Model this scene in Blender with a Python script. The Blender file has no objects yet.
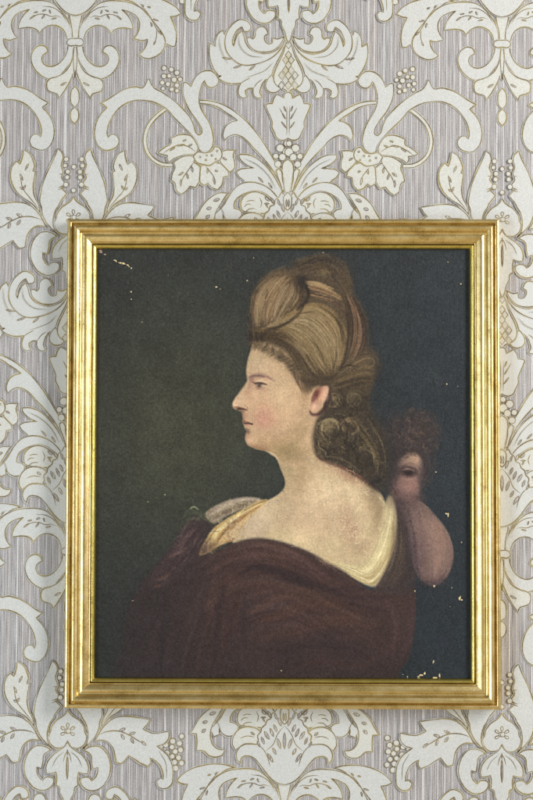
import bpy, math, random
import numpy as np
from mathutils import Vector, Matrix
from mathutils.geometry import tessellate_polygon
random.seed(7); rng = np.random.default_rng(11)
scene = bpy.context.scene
# ------------------------------------------------------------------ camera
FPX, DIST = 1200.0, 1.5
PITCH, YAW, ROLL = 0.028803, 0.0066475, 0.0062722
def cam_rows():
    cp, sp, cy, sy, cr, sr = (math.cos(PITCH), math.sin(PITCH), math.cos(YAW), math.sin(YAW), math.cos(ROLL), math.sin(ROLL))
    base = np.array([[1, 0, 0], [0, 0, 1], [0, 1, 0]], float)
    rx = np.array([[1, 0, 0], [0, cp, -sp], [0, sp, cp]]); rz = np.array([[cy, -sy, 0], [sy, cy, 0], [0, 0, 1]])
    roll = np.array([[cr, sr, 0], [-sr, cr, 0], [0, 0, 1]])
    return roll @ base @ (rz @ rx).T
ROWS = cam_rows()          # rows: right, up, forward
cam_d = bpy.data.cameras.new("camera"); cam = bpy.data.objects.new("camera", cam_d)
scene.collection.objects.link(cam); scene.camera = cam
cam.location = (0, -DIST, 0)
cam.rotation_euler = Matrix([[ROWS[0][k], ROWS[1][k], -ROWS[2][k]] for k in range(3)]).to_euler()
cam_d.sensor_fit = 'VERTICAL'; cam_d.sensor_height = 36; cam_d.lens = 36 * FPX / 800
cam_d.clip_start = .05; cam_d.clip_end = 50

def wall_pts(p, depth=0.0):
    """points measured on the photograph -> (X, Z) metres on the plane `depth` in front of the wall"""
    p = np.asarray(p, float).reshape(-1, 2)
    d = np.stack([(p[:, 0] - 266.5) / FPX, -(p[:, 1] - 400) / FPX, np.ones(len(p))], 1) @ ROWS
    return d[:, [0, 2]] * ((DIST - depth) / d[:, 1])[:, None]

# ------------------------------------------------------------------ materials
def new_mat(name):
    m = bpy.data.materials.new(name); m.use_nodes = True
    nt = m.node_tree; b = nt.nodes['Principled BSDF']
    return m, nt, b
def N(nt, t, **kw):
    n = nt.nodes.new(t)
    for k, v in kw.items():
        if k in n.inputs: n.inputs[k].default_value = v
        else: setattr(n, k, v)
    return n
def L(nt, a, b): nt.links.new(a, b)
def ramp(nt, fac, stops):
    r = nt.nodes.new('ShaderNodeValToRGB'); e = r.color_ramp.elements
    while len(e) < len(stops): e.new(0.5)
    for q, (p, c) in zip(e, stops): q.position = p; q.color = (*c, 1)
    L(nt, fac, r.inputs[0]); return r.outputs[0]
def noise(nt, vec, scale, detail=2, rough=.5):
    n = N(nt, 'ShaderNodeTexNoise'); n.inputs['Scale'].default_value = scale
    n.inputs['Detail'].default_value = detail; n.inputs['Roughness'].default_value = rough
    L(nt, vec, n.inputs['Vector']); return n.outputs['Fac']
def mapping(nt, sc=(1, 1, 1)):
    tc = N(nt, 'ShaderNodeTexCoord'); mp = N(nt, 'ShaderNodeMapping'); mp.inputs['Scale'].default_value = sc
    L(nt, tc.outputs['Object'], mp.inputs['Vector']); return mp.outputs['Vector']
def bump(nt, b, h, dist, strength=1.0):
    bp = N(nt, 'ShaderNodeBump'); bp.inputs['Distance'].default_value = dist; bp.inputs['Strength'].default_value = strength
    L(nt, h, bp.inputs['Height']); L(nt, bp.outputs[0], b.inputs['Normal'])
def mathn(nt, op, a, b_):
    m = N(nt, 'ShaderNodeMath'); m.operation = op
    for k, v in ((0, a), (1, b_)):
        if isinstance(v, (int, float)): m.inputs[k].default_value = v
        else: L(nt, v, m.inputs[k])
    return m.outputs[0]
def mixc(nt, fac, a, b_, mode='MIX'):
    m = N(nt, 'ShaderNodeMix'); m.data_type = 'RGBA'; m.blend_type = mode
    for s, v in ((m.inputs[0], fac), (m.inputs[6], a), (m.inputs[7], b_)):
        if isinstance(v, (int, float)): s.default_value = v
        elif isinstance(v, tuple): s.default_value = (*v, 1)
        else: L(nt, v, s)
    return m.outputs[2]

# ribbed ground paper
m_ground, nt, b = new_mat("ribbed_paper")
v1 = mapping(nt, (1, 1, .004)); v2 = mapping(nt, (1, 1, .03)); v3 = mapping(nt, (1, 1, 1)); v5 = mapping(nt, (1, 1, .45))
s1 = noise(nt, v1, 1000, 0.0); s2 = noise(nt, v2, 1150, 0.0); s3 = noise(nt, v5, 1300, 1, .6); s4 = noise(nt, v1, 150, 1); s5 = noise(nt, v3, 900, 1, .7); s6 = noise(nt, v1, 330, 0)
t = mathn(nt, 'ADD', mathn(nt, 'MULTIPLY', s2, .5), mathn(nt, 'MULTIPLY', s3, .5))
base = ramp(nt, t, [(.36, (.215, .203, .202)), (.5, (.33, .315, .314)), (.62, (.45, .437, .435))])
sxg = N(nt, 'ShaderNodeSeparateXYZ'); L(nt, v3, sxg.inputs[0]); X_ = sxg.outputs[0]
def pin(per, jit, wd, soft):
    ph = mathn(nt, 'ADD', mathn(nt, 'MULTIPLY', X_, 1 / per), mathn(nt, 'MULTIPLY', s4, jit)); fr = mathn(nt, 'FRACT', ph, 0)
    d = mathn(nt, 'ABSOLUTE', mathn(nt, 'SUBTRACT', fr, .5), 0)
    return ramp(nt, d, [(wd, (1, 1, 1)), (wd + soft, (0, 0, 0))])
p1_ = pin(.0089, .9, .035, .04); p2_ = pin(.00275, 1.5, .05, .22)
br = ramp(nt, s1, [(.42, (.25, .25, .25)), (.60, (1, 1, 1))])
ln = mathn(nt, 'MINIMUM', mathn(nt, 'ADD', mathn(nt, 'MULTIPLY', p1_, .85), mathn(nt, 'MULTIPLY', mathn(nt, 'MULTIPLY', p2_, br), .48)), 1.0)
lf = mathn(nt, 'MULTIPLY', ln, ramp(nt, s5, [(.35, (.35, .35, .35)), (.6, (1, 1, 1))]))
col = mixc(nt, lf, base, (.80, .785, .765)); t = mathn(nt, 'ADD', t, mathn(nt, 'MULTIPLY', lf, .5))
tint = ramp(nt, s4, [(.3, (.95, .97, 1.0)), (.7, (1.0, .96, .95))])
L(nt, mixc(nt, 1.0, col, tint, 'MULTIPLY'), b.inputs['Base Color'])
b.inputs['Roughness'].default_value = .5; bump(nt, b, mathn(nt, 'ADD', t, mathn(nt, 'MULTIPLY', s5, .15)), .0008, .6)
# foamed ornament, silvery white
def foam(name, lo, hi, tint2):
    m, nt, b = new_mat(name)
    v = mapping(nt); g = noise(nt, v, 1000, 2, .8); g2 = noise(nt, v, 60, 3); w = noise(nt, mapping(nt, (1, 1, .35)), 420, 2)
    c = ramp(nt, g, [(.34, lo), (.60, hi)])
    c = mixc(nt, mathn(nt, 'MULTIPLY', g2, .55), c, tint2)
    L(nt, c, b.inputs['Base Color']); b.inputs['Roughness'].default_value = .5
    h = mathn(nt, 'ADD', g, mathn(nt, 'MULTIPLY', w, .6)); bump(nt, b, h, .0006, .5)
    return m
m_foam = foam("foam_silver", (.42, .432, .43), (.64, .655, .645), (.605, .605, .57))
m_cream = foam("foam_cream", (.43, .43, .405), (.67, .68, .645), (.63, .615, .54))
m_ink, nt, b = new_mat("gold_ink")
g = noise(nt, mapping(nt), 900, 2, .7); g2 = noise(nt, mapping(nt), 40, 2)
c = ramp(nt, g, [(.3, (.07, .05, .03)), (.5, (.17, .13, .075)), (.7, (.42, .34, .19))])
L(nt, mixc(nt, mathn(nt, 'MULTIPLY', ramp(nt, g2, [(.45, (0, 0, 0)), (.6, (1, 1, 1))]), .6), c, (.40, .32, .12)), b.inputs['Base Color']); b.inputs['Roughness'].default_value = .4
b.inputs['Metallic'].default_value = .25
m_rim, nt, b = new_mat("gold_dusting")
g = noise(nt, mapping(nt), 1100, 2, .8); g2 = noise(nt, mapping(nt), 26, 2)
L(nt, mixc(nt, ramp(nt, g2, [(.42, (0, 0, 0)), (.6, (1, 1, 1))]), ramp(nt, g, [(.35, (.40, .395, .36)), (.6, (.64, .645, .62))]), ramp(nt, g, [(.35, (.34, .31, .21)), (.6, (.63, .60, .48))])), b.inputs['Base Color']); b.inputs['Roughness'].default_value = .45
# ------------------------------------------------------------------ damask pattern, one repeat traced as outlines
PX, PZ = 0.537907, 0.640452              # repeat of the paper, metres
XA = float(wall_pts([(74, 218.5), (67.5, 730.5)])[:, 0].mean())
CROPS = dict(a=(70, 0, .15), b=(140, 0, .15), c=(210, 0, .15), d=(70, 70, .15), e=(140, 70, .15), f=(210, 70, .15),
             g=(70, 140, .15), h=(140, 140, .15), i=(210, 140, .15), j=(60, 705, .15), k=(130, 705, .15), l=(210, 705, .15),
             C=(60, 110, .225), D=(170, 110, .225), E=(60, 690, .225), F=(170, 690, .225))
def tr(spec):
    """'a: x y x y | l-: x y ...' -> wall points; '-' lifts a point one repeat up"""
    out = []
    for run in spec.split('|'):
        k, nums = run.split(':'); k = k.strip()
        v = np.array([float(q) for q in nums.replace(',', ' ').split()]).reshape(-1, 2)
        ox, oy, s = CROPS[k[0]]
        w = wall_pts(np.stack([ox + v[:, 0] * s, oy + v[:, 1] * s], 1))
        if k[0] in 'jklEF': w[:, 1] += PZ
        out.append(w)
    return np.concatenate(out)
def smooth(P, closed=True, step=.0021, corner=62):
    n = len(P); D = []; C = []
    for q in range(n):
        if closed or 0 < q < n - 1:
            a = P[q] - P[q - 1]; c = P[(q + 1) % n] - P[q]
            la, lc = np.hypot(*a) + 1e-9, np.hypot(*c) + 1e-9
            ang = math.degrees(math.acos(max(-1, min(1, float(a @ c / la / lc)))))
            if ang > corner: D.append((a / la, c / lc)); C.append(1)
            else:
                t_ = a / la * lc + c / lc * la; t_ /= np.hypot(*t_) + 1e-9; D.append((t_, t_)); C.append(0)
        else:
            c = (P[1] - P[0]) if q == 0 else (P[-1] - P[-2]); c = c / (np.hypot(*c) + 1e-9); D.append((c, c)); C.append(1)
    out = []
    for q in range(n if closed else n - 1):
        p0, p1 = P[q], P[(q + 1) % n]; l = np.hypot(*(p1 - p0)); m0, m1 = D[q][1] * l, D[(q + 1) % n][0] * l
        k = max(2, int(l / step))
        for t_ in np.arange(k) / k:
            out.append((2*t_**3-3*t_**2+1)*p0 + (t_**3-2*t_**2+t_)*m0 + (-2*t_**3+3*t_**2)*p1 + (t_**3-t_**2)*m1)
    if not closed: out.append(P[-1])
    return np.array(out)
V_, F_, M_ = [], [], []                    # one cell: verts (x, z, height), faces, materials
layer = [0]; nv = [0]
def emit(vs, fs, m):
    V_.append(np.asarray(vs, float)); F_.extend([[q + nv[0] for q in f] for f in fs]); M_.extend([m] * len(fs)); nv[0] += len(vs)
def ribbon(P, closed, w, h, m, taper=False):
    n = len(P)
    if closed: T = np.roll(P, -1, 0) - np.roll(P, 1, 0)
    else: T = np.gradient(P, axis=0)
    T /= np.hypot(T[:, 0], T[:, 1])[:, None] + 1e-9; Nn = np.stack([-T[:, 1], T[:, 0]], 1)
    W = np.full(n, w / 2)
    if taper: W = w / 2 * np.clip(np.sin(np.linspace(.12, 3.0, n)) * 1.4, .25, 1)
    else: W = W * (1 + .25 * np.sin(np.arange(n) * .37 + rng.random() * 6))
    A, B = P + Nn * W[:, None], P - Nn * W[:, None]
    vs = [(x, z, h) for x, z in A] + [(x, z, h) for x, z in B]
    emit(vs, [(q, (q + 1) % n, n + (q + 1) % n, n + q) for q in range(n if closed else n - 1)], m)
def axis_of(P):
    k = round((P[:, 0].mean() - XA) / (PX / 2)); return XA + k * PX / 2
BOTH = []
def add(P, m=1, w=.0012, fill=True, pre=False):
    """P smooth closed outline; raised pad with a thin ink line round its edge"""
    layer[0] += 1; h = .00045 + layer[0] * .000007
    for s in ((1, -1)):
        Q = P.copy()
        if s < 0:
            if pre: break
            Q[:, 0] = 2 * XA - Q[:, 0]; h += .0000035
        n = len(Q)
        area = 0.5 * np.sum(Q[:, 0] * np.roll(Q[:, 1], -1) - np.roll(Q[:, 0], -1) * Q[:, 1])
        if area < 0: Q = Q[::-1]
        if fill:
            tris = tessellate_polygon([[Vector((x, z, 0)) for x, z in Q]])
            emit([(x, z, h) for x, z in Q], tris, m)
            c = Q.mean(0)
            emit([(x, z, h) for x, z in Q] + [(x, z, -.0002) for x, z in Q], [(q, (q + 1) % n, n + (q + 1) % n, n + q) for q in range(n)], m)
        if w > .0011: ribbon(Q, True, .0026, h + .0000009, 4)
        ribbon(Q, True, w * 1.06, h + .0000018, 3)
def pad(spec, m=1, **kw): add(smooth(tr(spec)), m, **kw)
def sym(spec, m=1, **kw):
    P = tr(spec); ax = kw.pop('ax', None)
    if ax is None: ax = XA + round((P[0, 0] - XA) / (PX / 2)) * PX / 2
    P[0, 0] = P[-1, 0] = ax
    Q = P[1:-1][::-1].copy(); Q[:, 0] = 2 * ax - Q[:, 0]
    add(smooth(np.concatenate([P, Q])), m, pre=True, **kw)
def line(spec, w=.0011, taper=True):
    layer[0] += 1; h = .00045 + layer[0] * .000007
    P = smooth(tr(spec), False)
    for s in (1, -1):
        Q = P.copy()
        if s < 0: Q[:, 0] = 2 * XA - Q[:, 0]
        ribbon(Q, False, w, h + (s < 0) * 3e-6, 3, taper)
def seeds(crop, *vals, w=11, m=0):
    """small almond buds between two points each"""
    for q in range(0, len(vals), 4):
        a, b_ = tr('%s: %f %f %f %f' % (crop, *vals[q:q + 4])); d = b_ - a; l = np.hypot(*d); n_ = np.array([-d[1], d[0]]) / l * w * (.62 if crop in 'abcdefghijk' else 1) * (.6 if crop in 'EF' else 1) * CROPS[crop][2] * .5 * .00125 * 1.3
        T = np.linspace(0, 1, 8)[1:-1]; S = np.sin(T * np.pi) ** .8
        P = [a] + [a + d * t_ + n_ * s_ for t_, s_ in zip(T, S)] + [b_] + [a + d * t_ - n_ * s_ for t_, s_ in zip(T[::-1], S[::-1])]
        add(np.array(P), m, w=.00085)
def dots(crop, *vals, m=2):
    for q in range(0, len(vals), 3):
        c = tr('%s: %f %f' % (crop, vals[q], vals[q + 1]))[0]; r = vals[q + 2] * CROPS[crop[0]][2] * .00125
        A = np.linspace(0, 2 * np.pi, 13)[:-1]
        add(c + r * np.stack([np.cos(A), np.sin(A)], 1), m, w=.0009)

# tendrils first (they run under the stems)
def tendril(spec, wid, m=2):
    P = smooth(tr(spec), False, .004); T = np.gradient(P, axis=0); T /= np.hypot(T[:, 0], T[:, 1])[:, None]
    Nn = np.stack([-T[:, 1], T[:, 0]], 1) * wid / 2
    add(np.concatenate([P + Nn, (P - Nn)[::-1]]), m)
tendril('e: 185 250 110 308 65 360 38 425 34 490 50 548 90 598 150 630 220 634', .0046)
# right leaf and scrolled band above the tie
pad('b: -110 0 -40 -18 7 -22 60 -20 111 -11 165 5 216 32 250 58 275 90 240 108 203 112 225 160 240 210 243 260 237 305 215 312 190 300 168 285 120 230 80 150 40 90 0 50 -60 10')
pad('a: 62 262 60 225 70 185 88 140 118 98 160 50 205 20 260 6 320 6 380 14 435 32 480 58 515 95 550 135 580 175 610 215 632 260 634 300 612 345 566 380 516 392 490 386 458 362 482 345 502 318 514 285 516 262 498 270 470 272 440 262 422 258 445 232 462 190 462 145 442 108 400 82 345 65 372 88 400 125 415 160 420 195 350 187 315 192 292 205 278 226 262 205 240 185 205 171 165 173 132 190 106 220 92 262')
line('b: -5 20 45 80 80 135 110 190 150 235'); line('b: 110 190 110 250 95 290')
line('a: 130 118 165 108 200 112 240 98 290 100 345 130'); line('a: 95 150 140 85 200 50 260 45')
seeds('a', 165, 122, 200, 130, 205, 92, 215, 68, 245, 100, 265, 128, 262, 78, 235, 68, 310, 105, 345, 132, 290, 82, 320, 88)
seeds('b', 88, 128, 125, 140, 80, 180, 72, 148, 118, 205, 148, 232, 92, 300, 105, 272, 50, 45, 72, 52, 25, 45, 10, 30)
# tie, funnel, lower C scroll
sym('a: 37 90 82 92 74 140 62 190 56 258 37 262', 2)
pad('a: 48 300 52 360 65 410 95 460 135 505 180 528 230 522 275 495 310 455 328 405 325 360 305 325 270 305 240 310 222 330 220 350 235 358 250 370 258 395 250 420 230 438 195 445 160 435 125 408 100 370 88 335 85 300')
pad('d: 40 -150 48 -110 62 -50 88 0 125 32 165 50 200 60 218 78 222 108 210 140 180 152 150 162 138 192 108 150 75 92 50 35 38 0', 2)
seeds('d', 88, 84, 130, 106, w=16)
sym('d: 36 -190 48 -120 44 -20 36 60', 2)
sym('a: 37 258 75 260 91 276 91 294 76 306 37 304')
sym('d: 36 110 54 132 62 180 54 226 36 247', 2); sym('d: 36 250 52 268 60 305 52 338 36 360', 2)
# stem with hooked ends, and the berries over it
pad('e: -261 220 -216 197 -166 165 -116 135 -66 118 -26 112 20 118 38 95 52 65 62 58 72 88 95 120 140 145 200 185 250 225 300 275 335 320 358 370 372 415 390 433 408 425 412 400 400 370 375 330 340 285 312 235 292 180 286 130 290 85 310 85 340 112 350 85 378 40 425 8 475 8 512 40 525 75 505 108 468 118 440 100 430 72 415 95 400 140 395 200 405 250 430 300 465 360 485 420 490 480 470 530 430 552 395 535 370 480 335 425 290 380 230 320 180 262 130 232 90 215 40 205 -26 203 -66 213 -116 238 -156 275 -191 325 -211 375 -218 425 -212 450 -195 432 -172 430 -150 447 -140 475 -150 508 -185 530 -236 536 -275 508 -298 460 -302 400 -286 340 -256 290 -220 252')
dots('e', 162, -12, 17, 210, -2, 17, 247, 20, 18, 160, 42, 17, 195, 40, 15, 228, 66, 18, 268, 62, 15, 150, 85, 16, 187, 95, 16, 247, 103, 16, 155, 125, 14, 212, 130, 16, 248, 140, 14)
dots('k', 345, 208, 18, 285, 240, 19, 240, 265, 18, 207, 277, 15, 330, 255, 18, 280, 280, 17, 247, 318, 19, 338, 298, 18, 302, 310, 18, 282, 343, 17, 325, 350, 18, 297, 380, 19, 345, 386, 18, 305, 420, 20)
# long leaf with hook
pad('f: -71 203 0 207 60 222 130 255 200 305 260 360 310 420 360 490 400 556 440 626 475 716 495 796 500 855 488 855 478 800 450 730 412 660 365 600 315 545 285 515 250 475 210 445 165 432 125 445 100 468 88 450 90 410 110 370 150 345 185 338 150 312 100 280 60 252 0 232 -71 222')
# acanthus
pad('c: 505 232 498 290 480 350 450 410 425 460 410 505 400 530 378 530 352 556 338 590 332 618 347 646 335 656 305 651 288 626 288 590 260 591 236 606 240 631 252 644 225 656 200 646 188 616 195 576 205 556 150 561 90 546 52 522 75 505 58 508 30 470 5 410 -6 340 0 285 36 312 38 265 55 225 85 203 100 235 130 300 250 400 400 350')
pad('c: 410 500 385 530 372 560 373 590 392 612 425 620 458 608 472 588 445 572 425 545 420 515')
line('c: 200 560 230 540 270 520'); line('c: 290 590 320 550 350 530')
sym('c: 515 262 503 300 490 350 465 405 438 460 424 510 430 550 455 580 480 590 500 600 515 620', 2)
axB = XA + PX / 2
for r_ in range(9):                                   # lattice in the shield
    for q in range(-3, 4):
        zz = 300 + r_ * 34; xx = 515 + (q + (r_ % 2) * .5) * 52
        half = (zz - 262) * .33 if zz < 500 else 86 - (zz - 500) * .15
        if abs(xx - 515) > half - 12: continue
        if xx < 514: continue
        c = tr('c: %f %f' % (xx, zz))[0]
        if xx < 520: c[0] = axB
        a_, b_ = 21 * .15 * .00125, 28 * .15 * .00125
        for i_, sc_ in ((0, 1),):
            add(np.array([[c[0] - a_, c[1]], [c[0], c[1] - b_], [c[0] + a_, c[1]], [c[0], c[1] + b_]]), 4, w=.00105)
pad('c: 100 300 105 240 125 195 160 155 200 132 240 140 268 165 272 195 255 212 225 210 213 180 185 200 160 240 150 290 158 312 168 270 190 225 215 208 228 245 240 290 265 325 310 350 360 360 410 352 450 330 480 290 502 238 492 290 465 335 420 380 360 412 300 430 240 437 190 425 150 395 120 360 104 325')
pad('c: 300 245 303 210 325 183 355 180 380 203 388 228 365 242 366 272 395 295 416 288 418 255 450 262 480 250 500 238 470 295 420 338 360 350 310 343 275 320 252 288 245 258 265 250 285 262')
seeds('c', 80, 385, 145, 396, 155, 455, 215, 435, 260, 470, 303, 435, w=14)
# palmette and berries below
sym('f: 515 150 500 158 492 190 470 175 445 163 425 190 415 225 385 226 370 236 385 275 405 320 415 350 412 380 430 420 445 455 480 470 510 462 515 455')
line('f: 512 240 512 440'); line('c: 462 720 500 790'); seeds('f', 505, 330, 480, 285, 505, 280, 490, 240, 508, 390, 475, 345, w=10)
dots('D', 519, 150, 13, 490, 170, 18, 519, 188, 19, 470, 206, 13, 500, 210, 16, 480, 241, 15)
# pair of feather leaves, fan petals
pad('i: 195 98 240 97 290 112 340 145 385 188 425 240 458 300 480 350 492 400 430 400 350 340 250 300 222 268 190 242 175 215 200 197 245 190 295 188 250 170 215 145 193 112')
seeds('i', 320, 248, 355, 285, 388, 285, 415, 325, w=14); seeds('i', 245, 300, 290, 288, w=16)
sym('i: 510 130 490 150 480 190 488 260 500 340 510 400', 2)
pad('i: 440 205 458 190 475 205 482 260 492 340 485 360 470 300 452 250', 2)
# great arc, buds and shell
pad('i: 475 430 440 372 390 322 330 292 270 282 210 292 160 328 120 385 95 430 55 475 20 510 | F: 172 165 195 207 220 197 218 168 232 192 262 205 295 192 305 162 290 147 268 142 | i: 160 440 165 415 180 392 210 370 260 348 310 342 360 356 400 385 440 430 455 450')
pad('F: 240 72 200 72 165 90 130 125 110 160 90 192 118 194 120 230 118 268 150 270 175 292 205 297 235 285 243 265 215 262 190 240 180 205 185 165 210 120', 2)
seeds('F', 175, 108, 205, 98, 145, 145, 168, 138, 142, 188, 160, 172, w=17)
pad('i: 205 440 210 400 240 365 290 347 340 355 390 388 430 435 | F: 440 130 425 160 380 166 340 160 305 150', 2)
line('i: 240 415 265 405 300 407'); line('i: 230 490 260 462 305 458'); line('i: 330 385 345 420 335 455'); seeds('i', 360, 425, 395, 425, 385, 455, 372, 425)
pad('l: 170 300 150 262 155 215 188 165 240 143 290 148 325 165 345 215 320 265 250 262 200 278', 2)
line('l: 198 222 240 206 300 212'); line('l: 205 105 225 85 255 85'); seeds('l', 272, 178, 298, 198)
sym('l: 497 5 475 18 455 5 435 40 415 55 405 90 380 100 370 130 345 150 338 180 318 200 322 240 310 262 270 257 225 262 190 290 175 330 185 370 208 390 207 360 222 342 250 338 290 350 325 385 355 425 385 465 420 500 460 522 497 529')
line('l: 322 262 360 300 385 350 400 410'); line('l: 372 305 420 262 450 195 475 160 497 138')
for v in ((497, 180, 497, 292, 15), (448, 220, 470, 290, 15), (418, 285, 442, 330, 13), (382, 318, 420, 380, 14), (315, 240, 335, 280, 10), (342, 212, 362, 260, 12), (362, 172, 395, 228, 15), (400, 152, 425, 212, 12), (424, 128, 446, 178, 12), (455, 82, 475, 140, 13), (497, 42, 497, 100, 12), (345, 35, 375, 65, 12), (385, 40, 410, 85, 12), (430, 50, 445, 95, 10)):
    seeds('l', *v[:4], w=v[4], m=0)
sym('i: 510 352 494 372 490 410 497 450 510 470', 2); seeds('i', 510, 395, 510, 450, w=12, m=0)
# flower medallion group
sym('j: 48 30 75 62 98 80 125 97 145 120 163 150 167 180 180 205 177 235 158 268 112 288 75 275 48 250')
for k_ in range(3):
    an = math.radians(30 + 60 * k_ - 60); c = tr('j: 48 172')[0]; c[0] = XA
    r1, r2 = 17 * .15 * .00125, 52 * .15 * .00125
    d = np.array([math.cos(an), math.sin(an)]); n_ = np.array([-d[1], d[0]]) * .0015
    P = np.array([c + d * r1, c + d * (r1 * .5 + r2 * .5) + n_, c + d * r2 * .9 + n_ * .9, c + d * r2, c + d * r2 * .9 - n_ * .9, c + d * (r1 * .5 + r2 * .5) - n_])
    add(smooth(P), 2, w=.0010)
dots('j', 48, 172, 15)
pad('g: 138 60 155 110 180 165 210 232 232 295 243 350 246 430 | j: 270 100 262 150 240 200 205 245 150 295 175 262 188 215 185 165 172 120 150 85 | g: 112 412 95 390 70 358 108 322 88 290 110 250 98 220 112 170 100 120 110 85')
dots('g', 80, 130, 16, 85, 172, 15, 68, 213, 16, 70, 250, 16, 78, 300, 17)
for z_ in (180, 338): 
    c = tr('g: 30 %d' % z_)[0]; A = np.linspace(0, 2 * np.pi, 13)[:-1]; c[0] = XA; add(c + .0029 * np.stack([np.cos(A), np.sin(A)], 1), 2, pre=True, w=.0009)
line('g: 100 232 125 228'); line('g: 98 322 130 335'); line('g: 95 305 130 322')
pad('E: 103 268 140 250 175 250 205 275 222 315 225 355 210 400 180 435 145 447 110 435 92 408 95 392 112 386 130 388 142 402 158 388 168 365 169 343 148 350 142 320 138 288 122 274')
sym('j: 48 238 68 270 110 305 150 335 185 385 192 430 186 456 152 455 125 445 120 480 122 535 102 545 95 585 75 620 60 680 48 705')
seeds('j', 48, 335, 48, 495, w=12, m=0)
line('j: 50 300 66 330 78 380'); line('E: 33 262 33 290')
# small two-tipped leaf
pad('g: 245 500 250 460 262 425 285 380 295 320 290 260 283 215 300 210 290 185 300 140 325 95 365 70 370 110 385 165 410 145 435 175 448 230 440 290 410 345 360 390 300 430 262 470', 2)
seeds('g', 330, 162, 352, 208, 385, 232, 365, 275, 345, 305, 362, 335, 385, 320, 362, 335, w=15); line('g: 255 460 320 385 360 335 380 260 385 225')
# feathered leaf with hook
pad('E: 158 225 170 200 200 155 240 125 290 115 340 120 400 130 390 150 370 172 410 190 485 182 485 210 460 240 430 248 450 262 480 290 498 330 502 375 495 420 470 437 440 430 430 405 445 390 460 395 458 370 445 335 420 310 400 300 405 320 392 338 360 325 330 305 305 290 290 310 275 325 250 320 245 290 240 265 225 240 195 222')
line('E: 172 198 200 186 235 180 270 183 310 200 350 225 385 245', w=.0015); seeds('E', 262, 182, 292, 168, 308, 196, 338, 187, 272, 195, 288, 220, 316, 210, 328, 236, 362, 226, 384, 246, w=14)
# vine flower between the stems
pad('h: 120 85 165 50 210 20 207 -10 260 -32 300 -36 340 -26 370 14 388 60 370 100 330 100 270 110 220 130 195 150 180 125 185 105 150 100', 2)
pad('h: 225 150 270 120 330 105 370 110 360 150 395 175 400 230 390 290 370 320 335 310 310 340 275 365 245 340 230 285 208 270 215 230 235 180', 2)
pad('h: 405 175 400 230 405 290 430 305 455 290 480 320 520 333 548 298 556 250 596 240 576 190 536 160 486 150', 2)
pad('i: 70 150 60 100 90 75 165 70 155 105 165 150 160 195 130 215 105 190', 2)
pad('h: 355 110 385 82 430 88 475 78 500 45 525 50 545 80 540 125 500 150 470 170 420 165 380 152', 2)
dots('h', 400, 115, 6, 440, 135, 6, 480, 105, 6, 515, 75, 6, 505, 130, 5, 445, 105, 5)
seeds('h', 275, 262, 272, 312, 310, 220, 322, 262, 345, 178, 352, 218, 258, 238, 292, 214, 490, 245, 500, 300, 455, 190, 450, 225, 500, 205, 520, 212, w=15)
seeds('i', 85, 118, 112, 135, w=13); line('h: 360 150 322 205 290 250 278 285'); line('h: 440 180 470 215 495 250')
seeds('h', 200, 75, 235, 50, 245, 42, 300, 32, 285, 10, 310, 0, 320, 45, 350, 30, w=12); line('h: 150 95 200 62 260 35 330 50 370 80')

# fine gilt veining inside the larger leaves
for g_ in ('c: 60 240 72 330 120 430', 'c: 190 235 200 310 260 370 350 385', 'c: 240 520 300 500 370 470 420 420', 'i: 230 125 310 165 390 240 440 330', 'E: 440 270 470 320 475 390', 'j: 75 310 120 350 150 410', 'F: 200 130 215 150 225 180'):
    line(g_, w=.0006)
CV = np.concatenate(V_); CF = F_; CM = np.array(M_)
flat = np.concatenate([np.asarray(f) for f in CF]); tot = np.array([len(f) for f in CF])
print('cell verts', len(CV), 'faces', len(CF))
cells = [(i_, j_) for i_ in range(-3, 6) for j_ in range(-2, 3)]
AV, AF, AT, AM = [], [], [], []; base = 0
X0, X1, Z0, Z1 = -1.15, 1.15, -.95, .95
for i_, j_ in cells:
    W = CV.copy(); W[:, 0] += i_ * PX / 2; W[:, 1] += -(PZ / 2 if i_ % 2 else 0) - j_ * PZ
    if W[:, 0].min() > X1 - .2 or W[:, 0].max() < X0 + .2 or W[:, 1].min() > Z1 or W[:, 1].max() < Z0: continue
    AV.append(np.stack([W[:, 0], -W[:, 2], W[:, 1]], 1)); AF.append(flat + base); AT.append(tot); AM.append(CM); base += len(W)
AV.append(np.array([(X0 - .3, 0, Z0 - .5), (X1 + .3, 0, Z0 - .5), (X1 + .3, 0, Z1 + .5), (X0 - .3, 0, Z1 + .5)]))
AF.append(np.arange(4) + base); AT.append([4]); AM.append([0])
AV, AF, AT, AM = map(np.concatenate, (AV, AF, AT, AM))
me = bpy.data.meshes.new('wall'); me.vertices.add(len(AV)); me.vertices.foreach_set('co', AV.astype(np.float32).ravel())
me.loops.add(len(AF)); me.loops.foreach_set('vertex_index', AF.astype(np.int32))
me.polygons.add(len(AT)); me.polygons.foreach_set('loop_start', np.concatenate([[0], np.cumsum(AT)[:-1]]).astype(np.int32)); me.polygons.foreach_set('loop_total', AT.astype(np.int32))
me.polygons.foreach_set('material_index', AM.astype(np.int32))
me.update(calc_edges=True)
for m in (m_ground, m_foam, m_cream, m_ink, m_rim): me.materials.append(m)
wall = bpy.data.objects.new('wall', me); scene.collection.objects.link(wall); wall['kind'] = 'structure'
wall['label'] = 'wall papered in grey ribbed damask with raised white scrolls outlined in gold'
print('wall verts', len(AV))
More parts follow.
